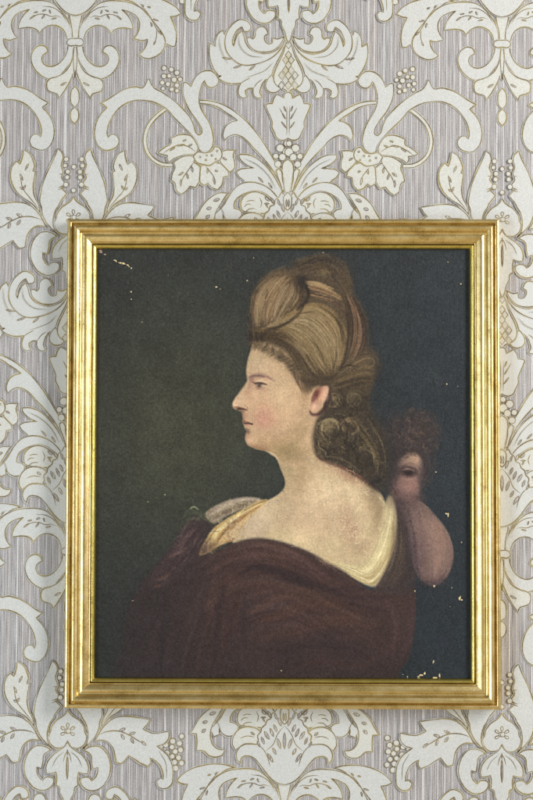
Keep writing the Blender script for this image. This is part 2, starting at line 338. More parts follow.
# ------------------------------------------------------------------ picture frame
thing = bpy.data.objects.new('framed_portrait', None); scene.collection.objects.link(thing)
corn = wall_pts([(67.3, 219.3), (499, 219.5), (64.8, 707.5), (501.3, 709.8)], .021)
FC = corn.mean(0); FW, FH = .5345, .6025
thing.location = (FC[0], -.0015, FC[1]); thing.rotation_euler = (0, -math.radians(.26), 0)
thing['label'] = 'gilt framed oil portrait of a woman seen from behind in profile'; thing['category'] = 'painting'
PROFILE = [(0, 0), (0, 16), (0.1, 19.4), (.7, 21.2), (2, 22.1), (4, 22.2), (5.3, 21.6), (6.0, 19.8), (6.5, 18.7), (7.1, 18.9), (7.6, 20.6), (8.6, 23.9), (9.6, 25.8), (10.6, 26.6), (12, 26.7), (14, 26.0),
           (15.6, 24.9), (16.6, 23.2), (17.8, 21.8), (19.2, 21.5), (20.6, 22.1), (22.0, 22.5), (24, 22.2), (26.4, 21.2), (28.6, 20.0), (29.1, 18.9), (29.5, 18.6), (30.3, 18.8), (30.7, 18.2), (30.7, 11)]
FILLET = [(31.6, 10), (31.6, 16.2), (31.8, 17.0), (32.5, 17.5), (33.4, 17.3), (34.6, 16.4), (35.6, 15.2), (36.2, 14.0), (36.3, 9.5)]
def fine(pr, k=4):
    P = np.array(pr, float); S = smooth(P, False, 99, 50) if k == 1 else None
    out = []
    for q in range(len(P) - 1):
        p0, p1 = P[q], P[q + 1]
        def tan(n_):
            if 0 < n_ < len(P) - 1:
                a = P[n_] - P[n_ - 1]; c = P[n_ + 1] - P[n_]
                if np.dot(a, c) / np.hypot(*a) / np.hypot(*c) > .6: t_ = a / np.hypot(*a) + c / np.hypot(*c); return t_ / np.hypot(*t_)
            return None
        l = np.hypot(*(p1 - p0)); dd = (p1 - p0) / l; t0 = tan(q); t1 = tan(q + 1)
        m0 = (dd if t0 is None else t0) * l; m1 = (dd if t1 is None else t1) * l
        for t_ in np.arange(k) / k: out.append((2*t_**3-3*t_**2+1)*p0 + (t_**3-2*t_**2+t_)*m0 + (-2*t_**3+3*t_**2)*p1 + (t_**3-t_**2)*m1)
    out.append(P[-1]); return np.array(out) / 1000
def gilt(name, lo, mid, hi, rough, grime):
    m, nt, b = new_mat(name)
    tc = N(nt, 'ShaderNodeAttribute'); tc.attribute_name = 'rail_uv'
    mp = N(nt, 'ShaderNodeMapping'); mp.inputs['Scale'].default_value = (1, 2.2, 1); L(nt, tc.outputs['Vector'], mp.inputs['Vector'])
    st = noise(nt, mp.outputs[0], 38, 5, .65); mp2 = N(nt, 'ShaderNodeMapping'); L(nt, tc.outputs['Vector'], mp2.inputs['Vector'])
    sp = noise(nt, mp2.outputs[0], 620, 4, .75); bl = noise(nt, mp2.outputs[0], 70, 4, .6)
    f = mathn(nt, 'ADD', mathn(nt, 'MULTIPLY', st, .34), mathn(nt, 'MULTIPLY', bl, .20)); f = mathn(nt, 'ADD', f, mathn(nt, 'MULTIPLY', sp, .46))
    c = ramp(nt, f, [(.35, lo), (.47, mid), (.63, hi)])
    L(nt, c, b.inputs['Base Color'])
    g = ramp(nt, f, [(.32, (grime,) * 3), (.44, (1, 1, 1))]); L(nt, g, b.inputs['Metallic'])
    r = ramp(nt, sp, [(.3, (rough + .10,) * 3), (.7, (rough,) * 3)]); L(nt, r, b.inputs['Roughness'])
    bump(nt, b, mathn(nt, 'ADD', sp, mathn(nt, 'MULTIPLY', bl, 1.2)), .00025, .6)
    return m
m_gilt = gilt('aged_gilt', (.17, .10, .035), (.68, .51, .20), (.93, .79, .45), .30, .5)
m_slip = gilt('fillet_gilt', (.20, .16, .04), (.66, .54, .14), (.84, .72, .26), .24, .5)
def rail(name, prof, half_len, half_other, mat, k=4):
    """moulding along local X at the lower edge, mitred both ends; profile inset -> +Z, height -> -Y"""
    P = fine(prof, k); n = len(P); segs = 60; vs, fs, uv = [], [], []
    arc = np.concatenate([[0], np.cumsum(np.hypot(*np.diff(P, axis=0).T))])
    ph = rng.random(4) * 6
    for s in range(segs + 1):
        t = -1 + 2 * s / segs
        for q, (ins, h) in enumerate(P):
            x = t * (half_len - ins)
            wob = .00012 * math.sin(x * 31 + ph[0] + ins * 90) + .00008 * math.sin(x * 83 + ph[1])
            vs.append((x, -h - (wob if h > .012 else 0), -half_other + ins)); uv.append((x, arc[q], ph[2]))
    for s in range(segs):
        for q in range(n - 1): fs.append((s * n + q, s * n + q + 1, (s + 1) * n + q + 1, (s + 1) * n + q))
    fs.append(tuple(range(n))[::-1]); fs.append(tuple(range(segs * n, segs * n + n)))
    me = bpy.data.meshes.new(name); me.from_pydata(vs, [], fs)
    at = me.attributes.new('rail_uv', 'FLOAT_VECTOR', 'POINT'); at.data.foreach_set('vector', np.array(uv, np.float32).ravel())
    me.materials.append(mat); me.polygons.foreach_set('use_smooth', [True] * (len(fs) - 2) + [False] * 2)
    me.set_sharp_from_angle(angle=math.radians(50)) if hasattr(me, 'set_sharp_from_angle') else None
    o = bpy.data.objects.new(name, me); scene.collection.objects.link(o); return o
for ang, hl, ho, lab in ((0, FW / 2, FH / 2, 'bottom'), (90, FH / 2, FW / 2, 'side'), (180, FW / 2, FH / 2, 'top'), (270, FH / 2, FW / 2, 'side')):
    r = rail('frame_rail', PROFILE, hl, ho, m_gilt); r.parent = thing; r.rotation_euler = (0, -math.radians(ang), 0)
    f_ = rail('inner_fillet', FILLET, hl, ho, m_slip, 3); f_.parent = r
# backing board behind the canvas
m_board, nt, b = new_mat('backing_board'); b.inputs['Base Color'].default_value = (.22, .14, .08, 1); b.inputs['Roughness'].default_value = .9
def boxmesh(name, x, z, y0, y1, mat):
    vs = [(sx * x, y, sz * z) for y in (y0, y1) for sx, sz in ((-1, -1), (1, -1), (1, 1), (-1, 1))]
    fs = [(0, 1, 2, 3), (7, 6, 5, 4)] + [(q, 4 + q, 4 + (q + 1) % 4, (q + 1) % 4) for q in range(4)]
    me = bpy.data.meshes.new(name); me.from_pydata(vs, [], fs); me.materials.append(mat)
    o = bpy.data.objects.new(name, me); scene.collection.objects.link(o); return o
bb = boxmesh('backing_board', FW / 2 - .0325, FH / 2 - .0325, -.003, -.0085, m_board); bb.parent = thing
# ------------------------------------------------------------------ the oil painting (colour laid on the canvas stroke by stroke)
CX0, CY0, CX1, CY1, SC = 93.0, 245.0, 472.0, 684.0, 2.2
PW, PH = int((CX1 - CX0) * SC), int((CY1 - CY0) * SC)
prng = np.random.default_rng(5)
def blur(a, s):
    if s <= .3: return a
    r = max(1, int(s * 3)); k = np.exp(-.5 * (np.arange(-r, r + 1) / s) ** 2); k /= k.sum()
    p = np.pad(a, ((r, r), (0, 0)), mode='reflect'); a = sum(k[q] * p[q:q + a.shape[0]] for q in range(2 * r + 1))
    p = np.pad(a, ((0, 0), (r, r)), mode='reflect'); return sum(k[q] * p[:, q:q + a.shape[1]] for q in range(2 * r + 1))
def curve(P, closed=True, k=6):
    P = np.asarray(P, float); n = len(P); out = []
    for q in range(n if closed else n - 1):
        if closed: p = [P[(q + d) % n] for d in (-1, 0, 1, 2)]
        else: p = [P[min(max(q + d, 0), n - 1)] for d in (-1, 0, 1, 2)]
        for t_ in np.arange(k) / k:
            out.append(.5 * (2 * p[1] + (p[2] - p[0]) * t_ + (2 * p[0] - 5 * p[1] + 4 * p[2] - p[3]) * t_**2 + (3 * p[1] - p[0] - 3 * p[2] + p[3]) * t_**3))
    if not closed: out.append(P[-1])
    return np.array(out)
PCR = dict(H=(230, 250, .3), A=(220, 340, .225), B=(300, 380, .3), S=(180, 450, .3), R=(320, 460, .29), L=(90, 480, .356), Q=(260, 540, .403), T=(90, 240, .3), P=(0, 0, 1), U=(222, 345, .15), V=(370, 395, .2564), W=(150, 480, .2814))
def pts(spec):
    out = []
    for run in spec.split('|'):
        k, nums = run.split(':'); ox, oy, s = PCR[k.strip()]
        v = np.array([float(q) for q in nums.split()]).reshape(-1, 2)
        out.append(np.stack([(ox + v[:, 0] * s - CX0) * SC, (oy + v[:, 1] * s - CY0) * SC], 1))
    return np.concatenate(out)
def mask(spec, bl=.6, sm=True):
    P = pts(spec); P = curve(P) if sm else P
    m = np.zeros((PH, PW)); x0, x1 = int(max(0, P[:, 0].min() - 1)), int(min(PW, P[:, 0].max() + 2)); y0, y1 = int(max(0, P[:, 1].min() - 1)), int(min(PH, P[:, 1].max() + 2))
    X = np.arange(x0, x1) + .5
    for yy in range(y0, y1):
        for sub in (.25, .75):
            y = yy + sub; a, b_ = P, np.roll(P, -1, 0); c = (a[:, 1] > y) != (b_[:, 1] > y)
            xs = np.sort(a[c, 0] + (y - a[c, 1]) / (b_[c, 1] - a[c, 1]) * (b_[c, 0] - a[c, 0]))
            for q in range(0, len(xs) - 1, 2): m[yy, x0:x1] += .5 * np.clip(np.minimum(X + .5, xs[q + 1]) - np.maximum(X - .5, xs[q]), 0, 1)
    return blur(np.clip(m, 0, 1), bl * SC)
img = np.zeros((PH, PW, 3)); YY, XX = np.mgrid[0:PH, 0:PW] + .5
def put(m, col, al=1.0):
    global img
    m = (m * al)[..., None]; img = img * (1 - m) + np.asarray(col, float) / 255 * m
def blob(spec, rx, ry, ang, col, al, clip=None):
    for cx, cy in pts(spec):
        c, s = math.cos(math.radians(ang)), math.sin(math.radians(ang)); dx, dy = XX - cx, YY - cy
        g = np.exp(-(((dx * c + dy * s) / (rx * SC))**2 + ((-dx * s + dy * c) / (ry * SC))**2))
        put(g if clip is None else g * clip, col, al)
def dab(P, wid, col, al, clip=None, taper=True):
    """one brush stroke along polyline P (raster px), wid in photo px"""
    global img
    w_ = wid * SC / 2; x0, y0 = np.maximum(np.floor(P.min(0) - w_ * 3 - 2), 0).astype(int); x1, y1 = (np.ceil(P.max(0) + w_ * 3 + 2)).astype(int)
    x1, y1 = min(x1, PW), min(y1, PH)
    if x1 <= x0 or y1 <= y0: return
    xx, yy = XX[y0:y1, x0:x1], YY[y0:y1, x0:x1]; best = np.full(xx.shape, 1e9); bt = np.zeros(xx.shape); n = len(P) - 1
    for q in range(n):
        a, b_ = P[q], P[q + 1]; d = b_ - a; l2 = d @ d + 1e-9; t_ = np.clip(((xx - a[0]) * d[0] + (yy - a[1]) * d[1]) / l2, 0, 1)
        dd = np.hypot(xx - a[0] - t_ * d[0], yy - a[1] - t_ * d[1]); u = dd < best; best = np.where(u, dd, best); bt = np.where(u, (q + t_) / n, bt)
    ww = w_ * (np.sin(np.clip(bt, .03, .97) * np.pi) ** .5 if taper else 1)
    m = al / (1 + np.exp(np.clip((best - ww) / (.28 * w_ + .2), -30, 30)))
    if clip is not None: m = m * clip[y0:y1, x0:x1]
    img[y0:y1, x0:x1] = img[y0:y1, x0:x1] * (1 - m[..., None]) + np.asarray(col, float) / 255 * m[..., None]
def st(spec, wid, col, al=1.0, clip=None, taper=True): dab(curve(pts(spec), False, 4), wid, col, al, clip, taper)
def comb(guides, n, wid, cols, al, clip=None, jit=.6, span=(.35, 1.0)):
    """many strokes flowing between a list of guide curves (same number of points each)"""
    G = [curve(pts(g), False, 5) for g in guides]; cols = np.asarray(cols, float)
    for _ in range(n):
        t_ = prng.random() * (len(G) - 1); q = min(int(t_), len(G) - 2); f = t_ - q; C = G[q] * (1 - f) + G[q + 1] * f
        ln = prng.uniform(*span); a = prng.uniform(0, 1 - ln + 1e-6); i0, i1 = int(a * (len(C) - 1)), int((a + ln) * (len(C) - 1)) + 1
        C = C[i0:max(i1, i0 + 2)] + prng.normal(0, jit * SC, 2)
        # colour: varies along the guide family, random around it
        c0 = cols[min(len(cols) - 1, int(np.clip(t_ / (len(G) - 1) * len(cols) + prng.normal(0, .5), 0, len(cols) - 1)))] + prng.normal(0, 9)
        dab(C, wid * prng.uniform(.6, 1.4), np.clip(c0, 12, 250), al * prng.uniform(.5, 1), clip)
def smoothnoise(s, amp):
    n = prng.standard_normal((PH, PW)); n = blur(n, s * SC); return n / n.std() * amp
# ground: dark greenish left, blue-black right
gx, gy = XX / PW, YY / PH
def bgcol(c00, c10, c01, c11, cm):
    a = [np.asarray(c, float) / 255 for c in (c00, c10, c01, c11, cm)]
    w_ = [(1 - gx) * (1 - gy), gx * (1 - gy), (1 - gx) * gy, gx * gy]; o = sum(q[..., None] * c for q, c in zip(w_, a))
    g = np.exp(-(((gx - .24) / .30)**2 + ((gy - .42) / .34)**2))[..., None] * .85; return o * (1 - g) + a[4] * g
img = bgcol((50, 52, 51), (49, 55, 59), (46, 49, 47), (42, 50, 57), (76, 75, 57))
BG = img.copy()
for _ in range(900):                               # scumbled background strokes
    c = prng.random(2) * (PW, PH); a = prng.normal(1.3, .5); l = prng.uniform(8, 22) * SC; d = np.array([math.cos(a), math.sin(a)]) * l
    k = BG[int(c[1]), int(c[0])] * 255 * prng.normal(1, .07) + prng.normal(0, 1.2, 3); dab(np.array([c - d / 2, c + prng.normal(0, 3, 2), c + d / 2]), prng.uniform(3, 8), np.clip(k, 5, 255), .35)
# ---- shawl
blob('P: 150 600', 22, 45, 30, (46, 42, 42), .8)
sh = mask('P: 197 523 190 528 183 533 167 553 149 574 135 595 128 615 123 640 120 690 250 700 400 690 398 674 409 657 414 633 416 600 412 580 400 570 386 580 370 590 345 572 315 555 300 548 282 542 264 538.5 249 539 234 543 222 549 205 556 200 540', 1.1)
sh = sh * np.clip(.25 + (XX - pts('P: 112 0')[0, 0]) / (45 * SC) + np.clip((pts('P: 0 600')[0, 1] - YY) / (60 * SC), 0, 1), 0, 1)
put(sh, (64, 50, 48)); 
put(sh * np.clip((.42 - gx) / .25, 0, 1), (46, 42, 44), .85)
put(sh * np.clip((gy - .82) / .2, 0, 1), (44, 39, 42), .7)
comb(['P: 190 560 170 600 150 640 145 680', 'P: 215 556 205 600 190 640 180 680', 'P: 235 550 240 600 230 640 225 680'], 150, 3.2, [(52, 44, 46), (58, 47, 46), (66, 48, 45)], .35, sh, 1.5, (.2, .6))
gd = ['P: 212 560 240 549 270 547 300 556 330 575 375 600', 'P: 205 590 235 568 270 565 305 578 335 598 385 620', 'P: 205 620 240 595 275 590 310 605 340 625 390 650', 'P: 220 665 250 635 290 625 320 638 350 655 385 675']
comb(gd, 260, 3.4, [(74, 56, 54), (68, 51, 49), (78, 59, 52), (64, 49, 48), (54, 44, 46)], .34, sh, 1.6, (.2, .6))
st('P: 205 575 230 560 262 555 300 560', 5, (90, 66, 60), .35, sh); st('P: 240 549 262 545 290 551 320 568', 3.5, (92, 68, 62), .4, sh)
st('S: 200 415 240 395 300 398 370 425 440 455 530 500', 7, (38, 31, 35), .75, sh); st('S: 300 425 380 440 450 470 520 515', 4, (40, 33, 35), .6, sh)
st('Q: 40 130 100 135 180 125 270 120', 6, (42, 34, 36), .5, sh); st('Q: 150 125 220 140 290 145 370 120', 5, (48, 38, 40), .5, sh)
st('Q: 0 200 60 185 130 160 200 165', 12, (92, 62, 50), .45, sh); st('Q: 60 240 140 215 200 200 240 185', 11, (86, 58, 48), .4, sh); st('Q: 110 120 130 135 200 150', 8, (80, 60, 56), .3, sh)
st('L: 350 390 420 430 470 440', 10, (60, 45, 42), .4, sh); st('L: 380 300 360 380 350 470', 5, (42, 37, 41), .5, sh); st('L: 440 320 430 400 440 480', 5, (46, 39, 42), .5, sh); st('L: 215 330 210 420 200 520', 6, (38, 36, 41), .5, sh)
st('Q: 380 150 378 230 345 300', 7, (72, 56, 62), .5, sh); st('Q: 330 180 335 250 310 310', 9, (64, 48, 52), .4, sh)
st('Q: 20 300 90 270 170 260 240 290', 8, (50, 40, 43), .5, sh); st('Q: 60 330 150 300 250 320', 7, (66, 48, 46), .35, sh); st('Q: 180 250 250 230 300 200', 8, (74, 54, 50), .35, sh)
for g, w_, c_, a_ in (('W: 260 235 330 222 400 225 470 245 530 270', 7, (92, 70, 64), .45), ('W: 190 300 250 262 320 250 380 262', 6, (84, 62, 58), .4), ('P: 252 612 285 596 320 592 345 600', 9, (98, 70, 58), .4), ('P: 262 640 300 622 340 618 370 628', 10, (88, 64, 56), .4),
    ('P: 300 580 330 590 360 606 392 612', 5, (48, 38, 40), .5), ('P: 245 578 280 572 310 580 340 596', 5, (46, 37, 40), .5), ('P: 270 655 310 646 350 650', 5, (48, 39, 41), .45), ('P: 225 600 232 640 226 672', 4, (50, 41, 43), .4), ('P: 208 590 214 630 208 668', 5, (70, 54, 52), .35), ('P: 385 600 396 622 392 660', 5, (80, 62, 62), .4), ('P: 330 670 370 662 400 640', 6, (72, 54, 52), .35)):
    st(g, w_, c_, a_, sh)
img = img + sh[..., None] * np.array((.030, .008, .000))
SHAWL, SHM = img.copy(), sh.copy()
# reddish sleeve at left
sl = mask('S: 70 225 30 240 0 280 | L: 235 190 200 240 160 290 175 305 215 300 260 250 | S: 60 340 100 330 110 260', 2.6)
put(sl, (68, 52, 53), .8)
comb(['L: 280 130 240 170 200 220 165 290', 'L: 310 140 280 190 240 240 205 300', 'L: 330 165 300 210 270 240 250 290'], 60, 2.4, [(92, 72, 70), (74, 54, 54), (54, 43, 46)], .4, sl, 1, (.25, .7))
st('L: 225 215 250 205 275 190', 3, (122, 98, 88), .5); st('L: 185 280 210 275 225 262', 3.5, (112, 84, 66), .45); st('L: 180 300 200 296', 3, (110, 78, 58), .5)
# ---- dark veil at right shoulder
ve = mask('R: 262 140 288 190 315 270 328 360 326 430 300 462 190 450 222 375 250 300', 1.2)
put(ve, (68, 55, 52), .95); comb(['R: 262 170 262 260 235 360 190 445', 'R: 275 170 295 260 290 360 240 450', 'R: 285 180 320 280 325 370 300 460'], 70, 2.2, [(100, 86, 68), (72, 58, 52), (54, 46, 48)], .4, ve, .8, (.3, .8))
# ---- cupid: hair, arm, face
for _ in range(420):
    a, r = prng.random() * 6.28, prng.random() ** .6; c = pts('B: %f %f' % (395 + 78 * r * math.cos(a), 175 + 85 * r * math.sin(a)))[0]
    th = a + 1.4; d = np.array([math.cos(th), math.sin(th)]) * prng.uniform(2, 5) * SC; n_ = np.array([-d[1], d[0]]) * .4
    f = 1 - .55 * r; col = np.array((74, 62, 62)) * f + np.array((48, 52, 60)) * (1 - f) + prng.normal(0, 6) + prng.random() * np.array((12, 5, -2))
    dab(np.array([c - d, c + n_, c + d]), 2.2, col, .42 * (1 - .5 * r))
blob('B: 330 200', 20, 22, 0, (58, 50, 55), .6)
ar = mask('V: 150 395 185 408 217 430 262 480 300 530 321 588 325 640 311 690 282 729 242 744 208 732 180 690 160 620 140 540 112 450 118 410', 1.0)
put(ar, (104, 84, 78)); put(ar * np.clip((XX - pts('R: 300 0')[0, 0]) / (50 * SC), 0, 1), (126, 102, 92), .5)
blob('R: 385 300', 14, 26, -15, (138, 112, 100), .4, ar); blob('R: 400 250', 9, 16, -30, (154, 126, 108), .5, ar); blob('R: 335 340', 8, 22, 0, (88, 68, 72), .6, ar); blob('R: 400 420', 14, 7, 0, (98, 72, 70), .6, ar)
st('R: 335 138 385 175 428 228 452 280 459 320', 1.6, (166, 138, 114), .45, ar); st('R: 365 290 385 300 400 320 395 340', 2.5, (98, 74, 78), .45, ar); st('R: 300 165 325 260 332 350 345 400', 3, (74, 60, 64), .6, ar); st('R: 440 380 420 405 395 425 365 415', 2.2, (84, 62, 64), .5, ar)
comb(['R: 320 170 335 250 340 330 355 400', 'R: 370 180 400 250 410 330 400 420', 'R: 400 200 435 260 450 320 430 390'], 90, 2.5, [(108, 84, 78), (136, 106, 94), (148, 116, 100), (124, 94, 84)], .25, ar, 1.2, (.2, .5))
fc = mask('B: 330 268 350 248 378 244 402 258 410 290 406 340 400 378 385 402 360 408 330 396 308 372 300 340 308 300', 2.0)
put(fc, (118, 94, 86)); blob('B: 378 262', 8, 6, 10, (168, 136, 112), .8, fc); blob('B: 372 360', 9, 7, 0, (140, 98, 90), .6, fc); blob('B: 335 290', 7, 9, 0, (96, 74, 72), .7, fc)
blob('B: 355 330', 8, 3.5, 15, (150, 120, 104), .55, fc); blob('B: 368 392', 8, 5, 0, (104, 78, 76), .6, fc); blob('B: 318 360', 6, 8, 0, (96, 70, 72), .7, fc)
st('B: 342 288 362 278 385 282 402 296', 2.0, (66, 48, 46), .7); st('B: 340 308 358 298 378 302 392 314', 2.2, (54, 40, 40), .85); blob('B: 364 309', 4.2, 2.6, 8, (34, 26, 28), .95); st('B: 348 318 366 324 386 319', 1.1, (96, 68, 64), .7); blob('B: 361 305', .8, .7, 0, (150, 130, 120), .6)
st('B: 305 360 312 375 330 392', 2.2, (74, 44, 54), .7); st('B: 400 262 412 290 408 340 400 385', 2, (70, 58, 62), .5)
for _ in range(260):
    a, r = prng.uniform(-3.5, .9), prng.uniform(.62, 1.12); c = pts('B: %f %f' % (372 + 72 * r * math.cos(a), 278 + 92 * r * math.sin(a)))[0]; d = np.array([-math.sin(a), math.cos(a)]) * prng.uniform(3, 7) * SC; n_ = np.array([math.cos(a), math.sin(a)]) * 2
    f = prng.random(); dab(np.array([c - d, c + n_, c + d]), 1.7, (62 + 26 * f, 53 + 18 * f, 54 + 10 * f), .3 * (1.5 - r))
blob('B: 312 300', 9, 16, 0, (62, 52, 52), .7); blob('B: 404 300', 3, 14, 0, (74, 62, 62), .6)
st('B: 335 255 365 238 400 245 415 275', 4, (72, 58, 54), .6)
for _ in range(420):
    a, r = prng.random() * 6.28, prng.random() ** .55; x, y = 372 + 105 * r * math.cos(a), 172 + 80 * r * math.sin(a)
    if x > 330 and y > 236: continue
    c = pts('B: %f %f' % (x, y))[0]; th = a + 1.5 + prng.normal(0, .5); d = np.array([math.cos(th), math.sin(th)]) * prng.uniform(2, 5) * SC; f = prng.random()
    dab(np.array([c - d, c + (0, 2), c + d]), 1.9, (54 + 38 * f, 46 + 28 * f, 45 + 24 * f), .42 * (1.15 - r) + .05)
blob('B: 392 280', 5, 8, 10, (172, 142, 118), .45, fc); blob('B: 362 308', 9, 5, 5, (70, 52, 52), .7, fc); blob('B: 360 310', 5, 3, 5, (36, 28, 30), .8, fc); blob('B: 345 262', 8, 6, -20, (92, 74, 70), .5, fc); blob('B: 345 350', 10, 8, 0, (136, 98, 94), .5, fc)
st('B: 300 330 308 352 318 372 335 390', 3.2, (106, 76, 74), .6, fc); st('B: 318 385 325 420 335 450', 3, (62, 46, 50), .6); st('B: 308 340 318 332 330 345', 1.5, (84, 52, 56), .6, fc)
blob('B: 300 250', 10, 18, 0, (56, 49, 50), .75); blob('B: 305 330', 7, 14, 0, (70, 56, 57), .7); blob('B: 320 235', 16, 6, -15, (62, 54, 56), .6); blob('B: 425 250', 7, 16, 10, (62, 56, 60), .5)
put(fc, (110, 88, 76), .2); st('B: 322 395 345 405 372 408 395 395', 2.5, (70, 54, 56), .55)
blob('B: 385 265', 5, 4, 0, (176, 144, 118), .65, fc); blob('B: 366 352', 6, 4.5, 0, (150, 106, 94), .5, fc)
blob('R: 290 230', 5, 30, -10, (70, 57, 57), .7); blob('R: 308 340', 4, 20, 0, (64, 54, 56), .7); blob('R: 345 430', 14, 4, 0, (50, 48, 54), .6); blob('R: 420 425', 10, 4, -20, (60, 54, 58), .5)
blob('B: 395 395', 7, 5, 0, (84, 66, 64), .7); blob('B: 330 400', 8, 6, 0, (74, 58, 58), .8); blob('B: 405 350', 3, 10, 0, (72, 62, 62), .7); blob('B: 312 320', 5, 14, 0, (66, 54, 54), .75)
st('B: 322 318 314 338 308 352 318 358', 1.6, (88, 62, 60), .6); st('B: 312 372 322 378 334 376', 1.8, (104, 70, 66), .6); blob('B: 332 345', 3.5, 5, 10, (136, 104, 94), .6)
blob('V: 150 258', 9, 4.5, -15, (150, 124, 104), .55, fc); blob('V: 148 302', 7.5, 3.6, 8, (66, 50, 48), .6, fc); blob('V: 152 305', 3.5, 2, 5, (36, 28, 28), .75, fc); st('V: 130 294 150 288 174 298', 1.0, (150, 122, 108), .6); st('V: 112 292 140 280 172 286 188 300', 2.2, (76, 58, 56), .7); st('V: 122 326 150 332 178 322', 1.6, (146, 114, 104), .5)
blob('V: 152 362', 8, 7, 0, (134, 106, 94), .55, fc); blob('V: 98 352', 5, 8, 15, (108, 84, 78), .6); blob('V: 118 392', 5, 4, 0, (104, 80, 76), .7); st('V: 84 348 92 366 100 384 112 400', 1.8, (78, 48, 54), .7); blob('V: 150 405', 12, 5, 20, (116, 88, 84), .65); blob('V: 128 430', 9, 6, 20, (92, 74, 74), .5)
for _ in range(170):                               # tousled locks over the child's brow
    x, y = prng.uniform(290, 460), prng.uniform(100, 255); 
    if ((x - 385) / 88) ** 2 + ((y - 185) / 82) ** 2 > 1: continue
    c = pts('B: %f %f' % (x, y))[0]; a = prng.uniform(0, 6.28); an = a + np.linspace(0, prng.uniform(1.2, 2.8), 6); f = prng.random()
    dab(c + np.stack([np.cos(an), np.sin(an)], 1) * prng.uniform(1.5, 3.5) * SC, prng.uniform(1, 2), np.array((44, 38, 36)) * (1 - f) + np.array((112, 92, 74)) * f, .38)
for g in ('B: 335 262 350 240 378 232 405 250 418 285', 'B: 410 255 425 280 420 320 408 345', 'B: 330 270 322 250 335 225 360 220'): st(g, 2.6, (66, 52, 48), .55)
st('B: 352 240 372 250 392 245', 1.6, (100, 78, 66), .5)
# ---- back, neck, face
sk_spec = 'P: 276 458 279 464 282 471 285.5 481 285 487 281 492.5 275 497 267 501 257 505 249 511 243 519 238 530 233 543 249 543 270 543 300 553 325 566 345 577 362 575 375 556 382 535 385 518 385 503 380 492 370 480 352 468 336 460 325 450 330 430 322 400 318 380 300 380 290 400 260 440'
sk = mask(sk_spec, .7); put(sk, (188, 166, 130))
blob('P: 330 505', 34, 30, 20, (204, 180, 146), .8, sk); blob('P: 292 500', 20, 26, 25, (196, 168, 134), .6, sk); blob('P: 300 470', 10, 22, 5, (178, 150, 112), .7, sk)
blob('P: 282 474', 5, 14, -10, (150, 128, 94), .75, sk); blob('P: 300 440', 12, 9, 0, (156, 132, 96), .8, sk); blob('P: 255 528', 13, 12, -40, (186, 160, 136), .7, sk); blob('P: 268 505', 12, 4, -28, (204, 180, 146), .5, sk)
blob('P: 372 500', 9, 26, -15, (160, 136, 104), .7, sk); blob('P: 350 530', 9, 9, 0, (172, 140, 112), .55, sk); blob('P: 378 520', 5, 22, 0, (150, 130, 96), .6, sk)
blob('P: 345 472', 22, 8, 25, (170, 132, 104), .6, sk); blob('P: 320 455', 8, 14, 0, (168, 136, 104), .6, sk); blob('P: 300 540', 34, 6, 10, (206, 182, 142), .6, sk); blob('P: 322 530', 20, 16, 0, (204, 176, 138), .5, sk)
st('P: 305 462 316 482 322 505 330 530', 6, (176, 148, 116), .35, sk); st('P: 345 485 362 505 368 525', 6, (206, 180, 144), .4, sk)
blob('P: 262 520', 18, 10, -35, (206, 186, 156), .5, sk); blob('P: 352 478', 16, 5, 30, (150, 116, 92), .6, sk); blob('P: 376 500', 5, 18, -20, (140, 120, 92), .6, sk); blob('P: 290 465', 5, 16, -5, (140, 122, 88), .5, sk); blob('P: 352 533', 7, 8, 0, (166, 128, 104), .5, sk); blob('P: 330 495', 16, 14, 20, (210, 186, 150), .45, sk)
blob('P: 300 478', 8, 16, 10, (164, 138, 106), .5, sk); blob('P: 318 520', 26, 14, 10, (200, 168, 138), .4, sk); blob('P: 346 520', 8, 20, -10, (176, 142, 114), .5, sk); blob('P: 362 548', 12, 8, -20, (160, 132, 104), .45, sk); blob('P: 286 520', 12, 8, 0, (184, 156, 126), .5, sk)
for _ in range(420):                               # broken brushwork in the skin
    c = np.array([prng.uniform(235, 388), prng.uniform(455, 575)]); c = pts('P: %f %f' % tuple(c))[0]
    if not (0 <= c[0] < PW and 0 <= c[1] < PH): continue
    a = prng.normal(.6, .9); l = prng.uniform(4, 10) * SC; d = np.array([math.cos(a), math.sin(a)]) * l / 2; k = img[int(c[1]), int(c[0])] * 255 * prng.normal(1, .025)
    dab(np.array([c - d, c, c + d]), prng.uniform(1.5, 3.5), np.clip(k, 0, 255), .4, sk)
fa = mask('U: 225 -60 205 0 190 50 177 95 168 140 164 185 168 215 170 240 155 266 132 296 111 329 91 355 79 376 73 394 75 410 82 424 104 432 124 440 136 452 141 472 143 492 140 508 141 520 148 532 151 546 158 560 167 572 166 586 160 602 158 622 162 644 174 664 200 680 245 695 300 705 340 720 370 745 392 790 | A: 300 560 350 560 420 480 440 330 440 190 440 120 380 50 280 10 200 -10', .8, True)
put(fa, (188, 158, 124))
blob('A: 190 110', 17, 10, 10, (198, 168, 134), .8, fa); blob('A: 218 325', 14, 13, 0, (186, 142, 116), .5, fa); blob('A: 205 355', 12, 8, 0, (182, 130, 108), .5, fa); blob('A: 300 350', 12, 18, 0, (196, 162, 126), .7, fa)
blob('A: 350 240', 10, 14, 0, (178, 146, 112), .6, fa); blob('A: 140 260', 6, 10, 20, (200, 164, 130), .7, fa); blob('A: 80 270', 6, 6, 0, (206, 170, 138), .8, fa); blob('A: 330 110', 10, 12, 30, (148, 122, 88), .7, fa)
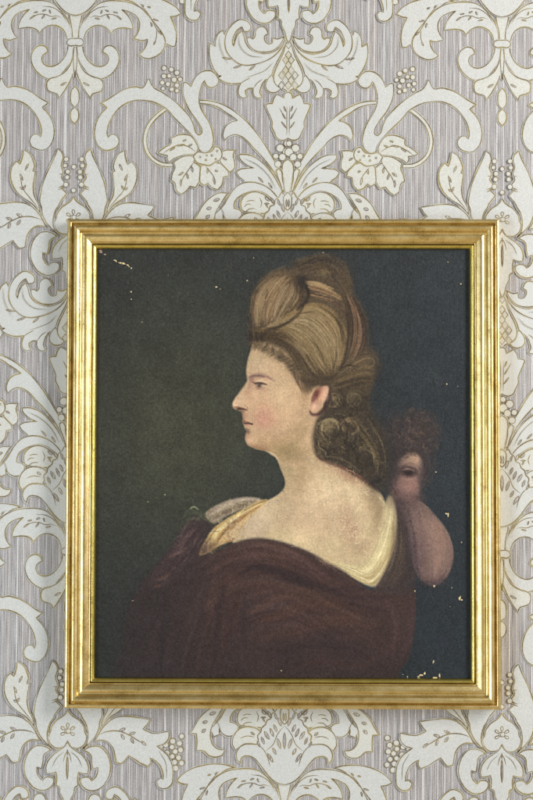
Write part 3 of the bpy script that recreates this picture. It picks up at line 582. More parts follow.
blob('A: 150 455', 8, 6, 20, (196, 160, 128), .7, fa); blob('A: 240 470', 18, 8, 15, (166, 138, 98), .75, fa); blob('A: 310 500', 17, 10, 10, (140, 118, 82), .8, fa); blob('A: 180 485', 14, 3.5, 14, (140, 112, 80), .8, fa); blob('A: 380 400', 9, 20, 0, (182, 152, 118), .6, fa)
blob('A: 260 80', 14, 5, 20, (160, 134, 98), .7, fa); blob('A: 170 75', 12, 4, 0, (160, 134, 98), .6, fa)
blob('A: 120 235', 3.5, 5, 20, (172, 130, 104), .6, fa); blob('A: 108 340', 4, 4, 0, (170, 122, 100), .6, fa); blob('A: 120 425', 4, 2, 0, (160, 118, 94), .6, fa)
blob('A: 185 222', 10, 2.5, 12, (168, 126, 104), .5, fa); blob('A: 190 170', 11, 3, 8, (176, 138, 112), .6, fa); blob('A: 145 190', 4, 4, 0, (156, 116, 98), .55, fa)
for _ in range(260):
    c = pts('A: %f %f' % (prng.uniform(100, 420), prng.uniform(80, 540)))[0]; a = prng.normal(1.2, .8); l = prng.uniform(2, 5) * SC; d = np.array([math.cos(a), math.sin(a)]) * l / 2
    k = img[int(c[1]), int(c[0])] * 255 * prng.normal(1, .02); dab(np.array([c - d, c, c + d]), prng.uniform(1, 2.2), np.clip(k, 0, 255), .3, fa)
blob('U: 190 90', 2.5, 12, 5, (164, 140, 108), .5, fa); blob('A: 350 330', 12, 16, 0, (180, 148, 116), .5, fa); blob('A: 330 420', 16, 7, -35, (158, 132, 98), .55, fa); blob('A: 250 440', 14, 7, 0, (182, 148, 116), .5, fa); blob('A: 340 500', 16, 9, 0, (166, 142, 106), .4, fa)
# features
blob('U: 290 450', 10, 13, 0, (192, 142, 120), .42, fa); blob('U: 270 500', 7, 9, 0, (190, 140, 120), .45, fa); blob('U: 240 100', 10, 9, 0, (198, 174, 140), .5, fa); blob('U: 400 330', 12, 20, 0, (196, 168, 132), .5, fa)
blob('U: 120 350', 5, 5, -40, (200, 170, 138), .6, fa); blob('U: 190 330', 3.5, 8, 10, (170, 136, 110), .5, fa); blob('U: 92 392', 3.2, 2.6, 0, (206, 170, 142), .6, fa)
st('U: 184 214 215 204 255 200 300 210 345 238', 3.6, (128, 98, 88), .5, fa); st('U: 186 218 214 208 250 206 280 214', 2.4, (96, 70, 68), .6, fa); st('U: 250 204 300 214 335 232', 1.6, (112, 84, 78), .5, fa)
blob('U: 196 232', 2.6, 2.6, 0, (134, 100, 88), .7, fa); blob('U: 184 262', 2, 4, 10, (156, 122, 100), .5, fa)
st('U: 232 244 262 238 296 246', 1.8, (206, 178, 150), .7, fa); st('U: 222 256 245 254 272 258 302 266', 1.7, (58, 38, 36), .9, fa); st('U: 205 250 220 256 232 264', 1.3, (92, 64, 58), .7, fa)
blob('U: 250 270', 2.5, 1.9, 5, (38, 28, 28), .95, fa); blob('U: 246 284', 2.6, 1.8, 0, (104, 78, 70), .6, fa); blob('U: 274 274', 1.8, 1.0, 0, (172, 148, 130), .6, fa); st('U: 232 296 262 298 290 284', 1.2, (158, 120, 102), .5, fa); blob('U: 228 272', 1, 1, 0, (166, 134, 118), .5, fa)
st('U: 80 418 100 414 124 420', 1.5, (120, 80, 66), .7, fa); st('U: 100 426 122 424 146 430 168 434', 1.9, (74, 48, 42), .88, fa); blob('U: 112 432', 3, 1.4, 12, (66, 44, 38), .8, fa); st('U: 148 400 166 412 172 430 164 440', 1.2, (146, 106, 86), .6, fa); blob('U: 132 446', 2.4, 1.6, 20, (104, 74, 62), .7, fa)
blob('U: 142 482', 1.8, 3.6, 0, (138, 102, 84), .65, fa); blob('U: 146 512', 2.2, 1.5, 10, (110, 66, 58), .85, fa); st('U: 143 505 158 510 178 518', 1.5, (148, 92, 80), .7, fa); st('U: 142 522 160 524 180 523 202 530', 1.5, (62, 38, 36), .95, fa); blob('U: 200 527', 1.2, 1.0, 0, (84, 54, 48), .7, fa)
st('U: 154 540 170 538 190 538', 1.9, (176, 118, 102), .7, fa); blob('U: 172 578', 2.8, 2.2, 0, (104, 76, 62), .75, fa); blob('U: 162 572', 2, 2.4, 0, (96, 70, 60), .7, fa); blob('U: 185 632', 4.5, 4, 0, (194, 158, 130), .6, fa); blob('U: 163 630', 1.6, 5, 0, (158, 122, 98), .5, fa)
st('U: 170 664 210 682 260 694 310 706', 2.6, (132, 98, 72), .6, fa); st('U: 200 672 260 680 330 668', 4, (166, 126, 98), .45, fa); st('A: 220 478 262 462 320 422 372 366 398 326', 5.5, (160, 136, 100), .4, fa); st('A: 240 505 300 480 350 440 390 390', 6, (150, 128, 92), .45, fa)
blob('A: 265 230', 14, 16, 0, (198, 170, 134), .4, fa); blob('A: 300 500', 12, 8, -10, (140, 120, 86), .5, fa)
# hair shadow on neck, then the mass of hair
hm = mask('H: 68 322 60 300 62 262 62 220 68 170 85 122 118 86 160 64 200 58 218 36 258 24 300 12 345 18 385 45 408 90 410 140 432 180 455 225 462 280 462 318 490 345 500 390 488 425 | B: 232 60 240 100 268 150 292 205 300 262 292 330 268 368 225 345 190 318 130 285 75 266 50 240 45 190 55 145 70 110 100 70 95 30 | H: 330 452 290 455 262 478 240 470 240 440 222 405 195 355 160 328 110 314', 2.0)
put(hm, (84, 71, 54))
put(hm * np.clip((YY - pts('B: 0 30')[0, 1]) / (30 * SC), 0, 1), (66, 57, 46), .8)
blob('H: 160 150', 16, 20, 0, (122, 100, 72), .7, hm); blob('H: 300 320', 24, 26, 0, (124, 106, 72), .8, hm); blob('H: 240 110', 6, 9, 20, (42, 36, 34), .8, hm)
blob('B: 190 230', 24, 18, 35, (62, 54, 44), .8, hm); blob('H: 420 230', 9, 24, -12, (94, 76, 58), .6, hm); blob('H: 330 60', 16, 10, 0, (70, 60, 50), .7, hm); blob('H: 440 400', 14, 14, 0, (84, 72, 56), .6, hm)
D_, M1, L1, L2 = (54, 44, 34), (90, 76, 56), (130, 113, 84), (164, 147, 114)
comb(['H: 75 255 72 200 85 140 125 95', 'H: 100 250 95 190 115 130 165 80', 'H: 130 250 140 190 170 130 205 85', 'H: 165 240 190 200 215 160 225 110', 'H: 185 225 220 195 240 165 240 120'], 170, 1.3, [(96, 78, 58), L1, (144, 118, 88), M1, L1, (84, 68, 50)], .55, hm, .8, (.3, .9))
st('H: 88 240 100 190 128 135 170 95', 2.4, L2, .3, hm); st('H: 118 245 128 200 160 150 195 115', 2.4, L2, .28, hm); st('H: 150 240 175 200 205 160', 2, L2, .25, hm); st('H: 125 130 118 170 105 220', 1.6, (60, 48, 38), .6, hm); st('H: 165 130 150 175 140 225', 1.4, (64, 50, 38), .55, hm)
comb(['H: 72 290 110 300 150 300 200 330 240 400 290 440', 'H: 75 270 130 275 180 285 240 330 290 400 330 430', 'H: 110 262 165 245 230 245 300 300 340 360 345 420', 'H: 150 250 200 215 270 205 330 260 370 320 355 400', 'H: 180 240 230 195 290 180 350 210 390 290 370 390'], 330, 1.25, [(74, 60, 44), (88, 72, 50), (116, 98, 66), L1, (140, 120, 82), (112, 94, 64)], .5, hm, .8, (.25, .8))
for g in ('H: 190 300 230 330 262 380 300 430', 'H: 170 265 225 285 270 335 310 400', 'H: 200 240 260 250 310 310 335 380', 'H: 230 215 290 225 345 290 362 350'): st(g, 2.6, L2, .3, hm)
for g in ('H: 150 310 190 330 220 380 245 430', 'H: 220 255 270 290 305 350 320 410', 'H: 320 235 355 290 352 370 335 420', 'H: 130 290 180 305 215 350'): st(g, 1.5, (66, 54, 38), .55, hm)
for _ in range(60):                                # wisps at the front hairline
    t_ = prng.random(); x, y = 70 + 170 * t_, 318 + 95 * t_**1.7; c = pts('H: %f %f' % (x, y))[0]; a = -1.9 + .7 * t_ + prng.normal(0, .3); l = prng.uniform(3, 7) * SC
    d = np.array([math.cos(a), math.sin(a)]) * l; dab(np.array([c - d * .25, c + d * .4 + (1, -1), c + d]), .9, (84 + prng.normal(0, 12), 68, 48), .5)
for _ in range(30):
    x = prng.uniform(60, 110); c = pts('H: %f 300' % x)[0]; d = np.array([prng.normal(-2, 2), -prng.uniform(8, 20)]) * 1.0; dab(np.array([c, c + d]), 1.2, (52, 42, 34), .5)
comb(['H: 248 105 290 110 330 125 375 155', 'H: 255 130 300 140 340 155 380 180', 'H: 262 150 310 165 350 180 390 215'], 60, 1.4, [(150, 128, 92), (108, 86, 62), (70, 56, 46)], .6, hm, .5, (.3, .8))
st('H: 255 104 300 112 345 130', 2.0, (170, 146, 106), .7, hm); st('H: 262 148 310 158 350 170', 1.4, (146, 118, 82), .6, hm); st('H: 250 115 262 145 250 175 225 200', 3.4, (40, 33, 30), .75, hm); st('H: 265 122 310 135 350 150', 2, (88, 62, 46), .6, hm)
comb(['H: 230 60 290 30 350 40 390 90', 'H: 225 80 280 55 340 65 380 120', 'H: 250 90 300 80 350 95 385 140'], 90, 1.6, [(62, 54, 46), (84, 70, 52), (72, 60, 48)], .5, hm, 1, (.2, .6))
blob('H: 312 78', 4, 3, 0, (110, 98, 66), .7, hm); st('H: 285 85 305 68 330 75 335 95', 1.8, (104, 88, 62), .6, hm); st('H: 230 45 270 50 310 40', 1.5, (92, 80, 58), .5, hm); st('H: 350 50 385 80 395 120', 1.6, (88, 72, 56), .5, hm)
comb(['H: 380 150 400 220 400 300 385 370', 'H: 400 150 430 220 430 300 400 380', 'H: 415 160 452 230 458 310 420 380'], 110, 1.4, [(74, 60, 48), (112, 90, 70), (96, 74, 58), (66, 54, 46)], .5, hm, .7, (.3, .8))
st('H: 400 170 432 230 436 300 410 370', 1.8, (130, 102, 82), .5, hm); st('H: 388 200 396 260 390 330', 2.4, (52, 42, 34), .6, hm)
comb(['H: 370 400 400 375 440 350 485 345', 'H: 360 430 410 400 450 385 495 390', 'H: 350 450 400 430 450 420 490 425', 'H: 350 480 400 465 440 455 475 450'], 100, 1.4, [(84, 70, 52), (112, 96, 68), (76, 64, 48)], .5, hm, .8, (.3, .8))
st('H: 400 395 430 370 470 360 482 380 460 395', 1.5, (128, 108, 80), .5, hm); st('H: 370 395 395 385 430 390', 1.5, (50, 42, 34), .6, hm)
def curl(cx, cy, r, c_hi, c_lo, n=40):
    for _ in range(n):
        rr = r * prng.uniform(.25, 1); a0 = prng.uniform(0, 6.28); a = a0 + np.linspace(0, prng.uniform(.8, 2.2), 6); k = prng.random()
        lit = .5 + .5 * math.cos(a0 + 1 + 2.2); c0 = np.array(c_lo) * (1 - lit) + np.array(c_hi) * lit + prng.normal(0, 8)
        P = pts('B: %f %f' % (cx, cy)) + np.stack([np.cos(a), np.sin(a) * .92], 1) * rr * .3 * SC; dab(P, 1.3, np.clip(c0, 20, 240), .5)
curl(100, 170, 46, (128, 114, 84), (54, 46, 36), 90); curl(172, 152, 34, (126, 106, 76), (56, 46, 36), 45); curl(190, 65, 36, (102, 90, 68), (58, 50, 38), 45); curl(120, 70, 30, (112, 98, 70), (56, 48, 36), 30)
blob('B: 100 168', 4, 4, 0, (136, 120, 86), .5); st('B: 150 138 175 135 195 155 185 175', 1.5, (152, 130, 98), .6)
curl(85, 235, 34, (98, 84, 60), (48, 42, 36), 40); curl(150, 225, 40, (84, 72, 54), (44, 38, 34), 40); curl(215, 250, 52, (98, 86, 62), (46, 40, 36), 70); curl(245, 320, 34, (78, 68, 54), (44, 38, 38), 40)
comb(['B: 150 120 200 180 240 240 260 330', 'B: 200 110 240 170 275 240 285 320'], 60, 1.4, [(96, 84, 60), (64, 54, 44)], .5, hm, .8, (.3, .7))
st('B: 235 150 270 205 285 260 270 330', 1.8, (112, 98, 70), .5, hm); st('B: 200 225 240 240 262 285 245 320', 1.5, (110, 98, 74), .5, hm); st('B: 170 200 195 235 190 280', 2.2, (38, 34, 32), .6, hm)
st('B: 50 240 75 268 130 288 190 320 235 350 270 378', 2.4, (92, 62, 52), .55); st('B: 130 284 185 312 225 340', 1.4, (128, 74, 66), .5)
for sp, rx, ry, an, al in (('H: 350 20', 16, 5, 15, .5), ('H: 405 70', 5, 12, -20, .5), ('H: 470 300', 5, 16, -10, .5), ('H: 215 50', 8, 4, -20, .5), ('H: 64 250', 3, 18, 0, .6), ('B: 296 290', 6, 22, 0, .65), ('B: 250 120', 8, 14, -20, .55), ('H: 495 400', 5, 12, 0, .5), ('B: 290 220', 6, 14, -20, .5), ('B: 262 350', 9, 8, 0, .5), ('H: 80 110', 4, 10, 25, .5)):
    blob(sp, rx, ry, an, (48, 47, 46), al)
st('H: 60 290 75 300 100 290 140 262 180 248', 3.2, (58, 47, 38), .6, hm); st('H: 110 255 150 262 200 235 245 190', 2, (66, 53, 40), .6, hm)
blob('H: 255 285', 12, 15, 20, (146, 130, 94), .45, hm); blob('H: 145 165', 8, 14, 10, (138, 116, 84), .4, hm); blob('H: 370 280', 3.5, 18, -6, (66, 54, 42), .6, hm); blob('H: 300 420', 16, 7, 0, (80, 66, 48), .6, hm)
for _ in range(140):                               # stray hairs breaking the outline
    t_ = prng.random(); P0 = [(62, 290), (66, 170), (118, 84), (210, 40), (300, 10), (385, 42), (412, 130), (455, 225), (464, 310), (500, 385)]; k = t_ * 8.99; q = int(k); f = k - q
    x, y = P0[q][0] * (1 - f) + P0[q + 1][0] * f, P0[q][1] * (1 - f) + P0[q + 1][1] * f; c = pts('H: %f %f' % (x, y))[0] + prng.normal(0, 1.5, 2); a = math.atan2(P0[q + 1][1] - P0[q][1], P0[q + 1][0] - P0[q][0]) + prng.normal(0, .35)
    d = np.array([math.cos(a), math.sin(a)]) * prng.uniform(3, 7) * SC / 2; dab(np.array([c - d, c + (prng.normal(0, 1), -1), c + d]), 1.1, (84, 74, 58), .35)
tuft = blur((hm > .5) * 1.0, 2.5 * SC)
for _ in range(620):                               # loose curly texture at the back of the head
    x, y = prng.uniform(55, 300), prng.uniform(60, 370); c = pts('B: %f %f' % (x, y))[0]; a = prng.uniform(0, 6.28); r = prng.uniform(1.5, 4) * SC; an = a + np.linspace(0, prng.uniform(1, 2.4), 5)
    m_ = tuft[int(min(PH - 1, c[1])), int(min(PW - 1, c[0]))]
    if m_ < .3: continue
    f = prng.random() ** 1.6 * np.clip(1.15 - (x - 60) / 330, .3, 1); dab(c + np.stack([np.cos(an), np.sin(an)], 1) * r, prng.uniform(.8, 1.7), np.array((44, 38, 34)) * (1 - f) + np.array((146, 130, 98)) * f, .4 * m_)
comb(['H: 190 280 240 330 290 380 320 420', 'H: 190 250 250 260 310 330 340 400', 'H: 215 225 280 220 340 280 360 370', 'H: 235 205 300 195 360 250 378 340'], 170, .8, [(150, 134, 102), (100, 84, 60), (170, 154, 122), (84, 70, 52), (140, 122, 90)], .32, hm, .8, (.2, .6))
comb(['H: 85 250 80 190 100 130 140 90', 'H: 130 250 138 190 170 130 205 95', 'H: 175 235 205 195 230 160 232 120'], 110, .8, [(150, 130, 100), (84, 68, 50), (164, 142, 112), (76, 62, 46)], .32, hm, .8, (.2, .6))
# more light and dark in the curls and rolls
for g, w_, c_, a_ in (('H: 262 400 290 425 330 430 355 415', 4, (62, 50, 38), .6), ('H: 245 190 225 220 190 245 150 262', 2.4, (58, 47, 36), .6), ('H: 300 190 340 215 372 260 382 320', 2, (72, 60, 44), .5), ('H: 392 300 385 360 368 400', 2.6, (52, 43, 34), .6),
    ('H: 210 105 235 140 240 175', 4, (70, 56, 42), .6), ('H: 225 90 245 105 262 140', 3, (44, 37, 33), .7), ('B: 150 210 185 240 195 290', 3, (44, 38, 34), .7), ('B: 55 215 90 235 130 225', 3, (48, 41, 34), .65), ('B: 140 120 160 160 150 205', 2.2, (48, 40, 34), .6),
    ('B: 130 30 150 60 145 100', 3, (58, 48, 38), .55), ('B: 165 95 205 100 225 80', 2.5, (50, 43, 36), .6), ('B: 100 30 110 60 130 85', 2, (136, 124, 94), .4), ('B: 170 45 195 50 205 70', 2.2, (118, 108, 82), .4),
    ('B: 72 168 78 142 100 132 122 142 130 165', 2.6, (160, 146, 110), .5), ('B: 60 200 66 225 88 240', 1.4, (138, 124, 92), .5), ('B: 172 182 192 172 196 150', 2.0, (140, 122, 92), .45),
    ('B: 230 220 262 255 258 300', 2.2, (96, 86, 66), .4), ('B: 225 235 245 250 246 285', 1.2, (130, 116, 86), .5), ('B: 90 255 130 262 170 280 200 305', 1.5, (112, 98, 76), .45), ('B: 225 130 260 180 282 240 286 300', 1.3, (104, 92, 70), .5),
    ('H: 285 205 330 235 358 290 356 350', 1.1, (178, 162, 126), .26), ('H: 240 225 290 260 325 320 338 385', 1.1, (172, 156, 122), .26), ('H: 205 250 255 290 292 350 318 410', 1.1, (168, 152, 118), .26), ('H: 262 215 312 250 345 310 350 370', .9, (184, 168, 132), .26),
    ('H: 180 262 225 300 262 350 290 400', 1.0, (150, 132, 98), .45), ('H: 100 245 108 190 135 140 160 110', 1.0, (168, 146, 112), .26), ('H: 135 245 155 195 190 140', 1.0, (162, 140, 108), .26)):
    st(g, w_, c_, a_, hm)
img = img * (1 + hm[..., None] * np.array((.03, .005, -.02)))
# ear
er = mask('A: 402 298 404 275 410 245 424 222 448 208 472 203 484 214 480 246 466 276 447 300 428 314 410 314', .8)
put(er, (176, 138, 112)); blob('A: 450 240', 5, 6, 20, (170, 112, 90), .7, er); blob('A: 428 240', 3, 6, 30, (120, 68, 54), .8, er); blob('A: 468 232', 3, 6, 15, (206, 164, 134), .7, er); blob('A: 428 242', 3.2, 6, 25, (92, 54, 46), .85, er); blob('A: 414 262', 2.2, 5, 15, (110, 70, 58), .7, er); blob('A: 420 298', 3.4, 3.6, 0, (212, 172, 142), .8, er); blob('A: 462 250', 3.5, 8, 20, (206, 166, 136), .7, er)
st('A: 408 300 425 312 450 302 474 275 486 240', 1.3, (204, 160, 130), .5, er)
st('A: 400 318 412 332 440 328 468 300 488 262 492 215', 3.6, (74, 46, 42), .85); st('A: 414 262 424 225 452 205 480 200', 1.2, (120, 80, 62), .6)
st('A: 290 95 320 130 345 165 400 190 450 195', 5.5, (76, 60, 44), .7); st('A: 330 160 350 195 372 225', 3.5, (96, 76, 56), .6); st('A: 250 70 290 90 330 130', 4, (92, 74, 54), .6)
st('A: 150 30 180 36 230 44 280 68', 3.5, (98, 80, 58), .5); 
for _ in range(240):
    t_ = prng.random(); x, y = 146 + 195 * t_, 38 + 112 * t_ ** 1.7; c = pts('A: %f %f' % (x + prng.normal(0, 5), y + prng.normal(0, 7)))[0]; a = -1.15 + .95 * t_ + prng.normal(0, .18); d = np.array([math.cos(a), math.sin(a)]) * prng.uniform(4, 9) * SC
    dab(np.array([c - d * .15, c + d * .5 + (1.5, -1.5), c + d]), 1.3, [(88, 72, 54), (112, 93, 68), (136, 114, 84), (70, 57, 44)][prng.integers(4)], .24)
for g in ('A: 345 150 350 195 368 235', 'A: 362 165 366 205 380 235', 'A: 380 180 388 215 392 240', 'A: 330 130 335 165 350 205', 'A: 395 180 402 205 408 232'): st(g, 1.0, (84, 66, 48), .6)
blob('A: 420 190', 12, 4.5, 0, (70, 56, 42), .6); blob('A: 378 250', 4, 8, 0, (140, 110, 80), .5)
# ---- chemise and drapery
ch = mask('R: -10 312 30 335 70 345 110 358 145 352 170 325 195 280 212 225 222 170 232 135 246 126 258 160 264 205 260 260 248 315 225 375 200 425 186 437 160 430 110 405 60 375 0 342', 1.3)
ch = ch * np.clip((XX - pts('R: -15 0')[0, 0]) / (28 * SC), 0, 1)
put(ch, (188, 170, 132)); comb(['R: 0 325 60 350 110 366 150 360 185 310 215 230 240 140', 'R: 0 335 60 362 120 392 170 400 210 350 240 270 252 170', 'R: 20 352 80 385 140 418 185 430 225 370 252 290 258 190'], 130, 1.5, [(200, 182, 140), (206, 192, 144), (186, 168, 122), (158, 138, 98)], .5, ch, .6, (.2, .6))
st('R: 110 378 150 386 182 365 212 310 236 240 246 170', 2.6, (218, 204, 158), .6, ch); st('R: 30 348 80 362 120 380', 1.8, (224, 212, 164), .6, ch); st('R: 255 180 256 250 235 320 205 395', 1.8, (140, 122, 84), .6, ch)
st('R: 205 130 228 160 226 200', 2, (206, 190, 140), .5); st('R: 40 335 100 350 145 345 172 312 196 262 214 200', 4.5, (188, 164, 130), .5)
top_only = SHM * (YY > pts('P: 0 536')[0, 1]) * (XX > pts('P: 228 0')[0, 0]) * (XX < pts('P: 374 0')[0, 0]); top_only = blur(top_only, .25 * SC)
img = img * (1 - top_only[..., None]) + SHAWL * top_only[..., None]
st('S: 170 316 230 303 282 302 342 314 400 334 452 356 | P: 345 576 368 590', 2.0, (86, 66, 62), .45)
comb(['R: 225 400 250 330 262 260 264 190', 'R: 205 425 235 350 250 280 255 200', 'R: 180 420 215 360 238 290 248 210'], 70, 1.6, [(112, 92, 68), (150, 130, 94), (182, 164, 120)], .4, ch, .7, (.25, .6))
comb(['R: 0 330 60 352 120 372 175 385 220 320 248 220'] + ['R: 10 345 70 378 130 410 180 425 225 360 256 240'], 45, .9, [(150, 128, 92), (222, 208, 166)], .4, ch, .8, (.12, .35))
blob('R: 246 138', 5, 8, 0, (116, 98, 78), .6); blob('R: 30 345', 10, 5, 20, (188, 160, 124), .5)
gl = mask('S: 84 218 110 192 150 172 195 160 235 157 275 166 262 178 225 190 190 205 150 225 112 246', .8)
put(gl, (146, 130, 112)); comb(['S: 90 215 150 180 210 163 270 168', 'S: 105 240 160 210 215 188 270 175'], 50, 1.6, [(178, 160, 146), (140, 124, 100), (112, 98, 76)], .5, gl, .6, (.3, .7))
dr = mask('S: 292 168 262 172 222 192 180 215 140 240 112 262 88 296 66 340 70 352 100 340 128 322 150 312 180 300 200 268 232 225', .7)
put(dr, (188, 156, 100)); comb(['S: 280 172 220 200 150 245 100 290 72 340', 'S: 270 182 220 215 165 260 125 300 95 338', 'S: 250 200 215 235 185 275 150 305 120 325'], 110, 1.5, [(216, 190, 132), (186, 150, 92), (140, 104, 66), (200, 168, 120)], .55, dr, .6, (.25, .7))
st('S: 240 190 190 220 140 258 110 300', 1.8, (214, 200, 148), .7, dr); st('S: 200 225 150 270 120 320', 1.4, (96, 70, 48), .6, dr); st('S: 160 285 175 300 150 308', 2, (120, 78, 58), .6, dr); st('S: 205 245 180 275 172 300', 1.4, (206, 186, 150), .6, dr)
st('S: 290 168 250 184 205 210', 1.1, (92, 76, 52), .6); st('S: 65 345 95 300 125 258', 1.3, (110, 88, 58), .5)
for _ in range(330):
    x, y = prng.uniform(60, 260), prng.uniform(165, 345); c = pts('S: %f %f' % (x, y))[0]; q = (int(c[1]), int(c[0]))
    if gl[q] + dr[q] < .35: continue
    a = prng.normal(-.75, .6); d = np.array([math.cos(a), math.sin(a)]) * prng.uniform(1, 3.2) * SC; f = prng.random()
    dab(np.array([c - d, c + prng.normal(0, 2, 2), c + d]), prng.uniform(.6, 1.6), np.array((92, 72, 54)) * (1 - f) + np.array((222, 208, 170)) * f, .42)
for _ in range(120):
    x, y = prng.uniform(150, 215), prng.uniform(225, 300); c = pts('S: %f %f' % (x, y))[0]; d = prng.normal(0, 2.4, 2); f = prng.random()
    dab(np.array([c - d, c, c + d]), 1.2, np.array((150, 118, 84)) * (1 - f) + np.array((214, 190, 156)) * f, .35)
blob('S: 78 335', 8, 8, 0, (70, 52, 48), .7); blob('S: 105 325', 8, 6, 0, (104, 80, 60), .6)
for _ in range(130):
    x, y = prng.uniform(-40, 90), prng.uniform(225, 400); c = pts('S: %f %f' % (x, y))[0]; q = (int(c[1]), int(c[0])); f = prng.random()
    if sl[q] < .3: continue
    d = np.array([math.cos(-.9), math.sin(-.9)]) * prng.uniform(2, 5) * SC; dab(np.array([c - d, c + prng.normal(0, 3, 2), c + d]), 1.6, np.array((50, 40, 42)) * (1 - f) + np.array((112, 88, 80)) * f, .35)
for g in ('S: 12 225 30 200 50 192 70 205', 'S: 30 215 55 208 80 220', 'S: 60 230 78 215 95 222 105 240', 'S: 38 196 60 215 90 235', 'S: 20 235 45 228 70 238'): st(g, 3.0, (92, 95, 74), .4)
st('S: 34 198 46 190 60 198', 1.2, (150, 156, 120), .7); st('S: 70 212 90 232 108 246', 1.8, (78, 72, 52), .7)

# ---- craquelure and age
st('V: 132 470 150 560 172 660 200 722', 3, (74, 60, 62), .5); st('U: 60 392 64 410 76 422', 1.0, (120, 92, 76), .4)
cr = smoothnoise(.5, 1); low = smoothnoise(9, 1); mid = smoothnoise(2.2, 1)
lum = img.mean(2, keepdims=True)
img = img * (1 + .025 * low[..., None] + .014 * mid[..., None] + .012 * cr[..., None]) + .005 * cr[..., None]
weave = np.sin(XX * 2 * np.pi / 3.3 + 1.5 * blur(prng.standard_normal((PH, PW)), 3)) * np.sin(YY * 2 * np.pi / 3.5)
img = img * (1 + .012 * weave[..., None])
def cracks(spec_c, rad, n, col, al, clip=None):
    for _ in range(n):
        c = pts('P: %f %f' % (spec_c[0] + prng.normal(0, rad), spec_c[1] + prng.normal(0, rad)))[0]; a = prng.random() * 6.28; P = [c]
        for _ in range(int(prng.integers(3, 8))): a += prng.normal(0, .7); P.append(P[-1] + np.array([math.cos(a), math.sin(a)]) * 1.6 * SC)
        dab(np.array(P), .45, col, al, clip)
cracks((350, 532), 9, 60, (222, 206, 168), .4, sk); cracks((352, 488), 9, 40, (224, 208, 172), .4, sk); cracks((300, 510), 28, 120, (150, 124, 96), .28, sk); cracks((330, 520), 22, 90, (214, 194, 158), .25, sk); cracks((262, 400), 18, 90, (160, 132, 102), .22, fa)
# paint losses and flyspecks
def chip(x, y, rx, ry, ang, col=(188, 172, 134), n=13):
    a = np.sort(prng.random(n)) * 6.28; r = prng.uniform(.45, 1.15, n); c, s = math.cos(math.radians(ang)), math.sin(math.radians(ang))
    X, Y = np.cos(a) * r * rx, np.sin(a) * r * ry; P = ' '.join('%f %f' % (x + u * c - v * s, y + u * s + v * c) for u, v in zip(X, Y)); m = mask('P: ' + P, .22, False)
    put(np.roll(m, (1, 1), (0, 1)), (30, 28, 28), .6); put(m, col, .95)
chip(100.5, 251.5, 3.2, 1.6, 15, (150, 128, 118)); chip(105, 254.5, 1.6, 1, 20, (160, 146, 120))
for x, y, rx, ry, an in ((116, 261, 2.4, .9, 15), (119.5, 262.5, 3.0, 1.2, 15), (124, 263.5, 2.6, 1.0, 20), (128, 265.5, 2.4, .9, 35), (131.3, 268, 1.6, .8, 50), (131, 291.8, 1, 1, 0), (131.4, 299.3, 1.1, .8, 0), (216.6, 287.3, 1.2, .8, 10), (220.5, 289, .9, .6, 0), (142, 322, .7, .5, 0),
    (448.3, 515.3, 1.2, 2.4, 8), (446.5, 513.8, 1.2, .8, 0), (436, 472.3, 1, .8, 0), (462, 542.5, .9, .9, 0), (434.5, 586, 1.5, 1.2, 0), (415, 591.2, 1, .8, 0), (459.8, 598.5, 1.5, 2.9, 5), (461.6, 600, 1.4, 1.2, 0), (450, 607, .8, .6, 0), (452, 588, .8, .6, 0),
    (421.5, 675.5, 2.6, 1.5, -8), (425, 673.2, 1.2, 2.2, 10), (419, 677, 1.8, 1.0, 0), (433.5, 662, .8, 2.4, 12), (431.5, 659.5, .7, .7, 0), (434.6, 678, 2.8, 1.5, 0), (439.6, 675.5, 1.1, 2.6, 10), (407.5, 677, 1.2, .8, 0), (403, 674.5, .9, .5, 0), (448, 262, .8, .6, 0), (461, 284, 1.1, .9, 0), (458, 386.5, .9, .6, 0), (447, 384, .8, .6, 0), (277, 283, .7, .5, 0), (247.5, 280.5, .9, .5, 0), (254, 258, .6, .6, 0), (323, 252.5, .8, .5, 0), (281.5, 671, 1, .6, 0), (165, 495, .6, .6, 0), (133, 601, 1.2, .5, 10), (148, 502, .6, .5, 0)):
    chip(x, y, rx, ry, an)
for _ in range(220):
    c = prng.random(2) * (PW, PH); k = prng.uniform(.05, .25); dab(np.array([c, c + prng.normal(0, 1.2, 2)]), prng.uniform(.25, .6), (170, 168, 150), k)
for _ in range(160):                               # little vertical scuffs near the top and bottom edges
    x = prng.uniform(95, 468); y = prng.choice([prng.uniform(250, 275), prng.uniform(600, 680)]); c = pts('P: %f %f' % (x, y))[0]; dab(np.array([c, c + (prng.normal(0, 1), prng.uniform(3, 9))]), .4, (130, 128, 118), prng.uniform(.08, .3))
lum = img.mean(2, keepdims=True); ss = np.clip((lum - .3) / .3, 0, 1); img = img * (1 - .15 * np.clip((.36 - lum) / .12, 0, 1)); img = img * (1 + .02 * ss * np.array((1.05, .98, .95)))
usm = np.stack([blur(img[..., q], .9 * SC) for q in range(3)], 2); img = img + .75 * (img - usm)
sp = smoothnoise(.35, 1); img = img + (np.clip(.5 - lum, 0, .5) * .035 * sp[..., None] + .006 * sp[..., None]) * np.array((.9, 1.0, 1.15))
img = np.clip(img, 0.02, 1)
GAIN = (1.02, 1.03, 1.05)
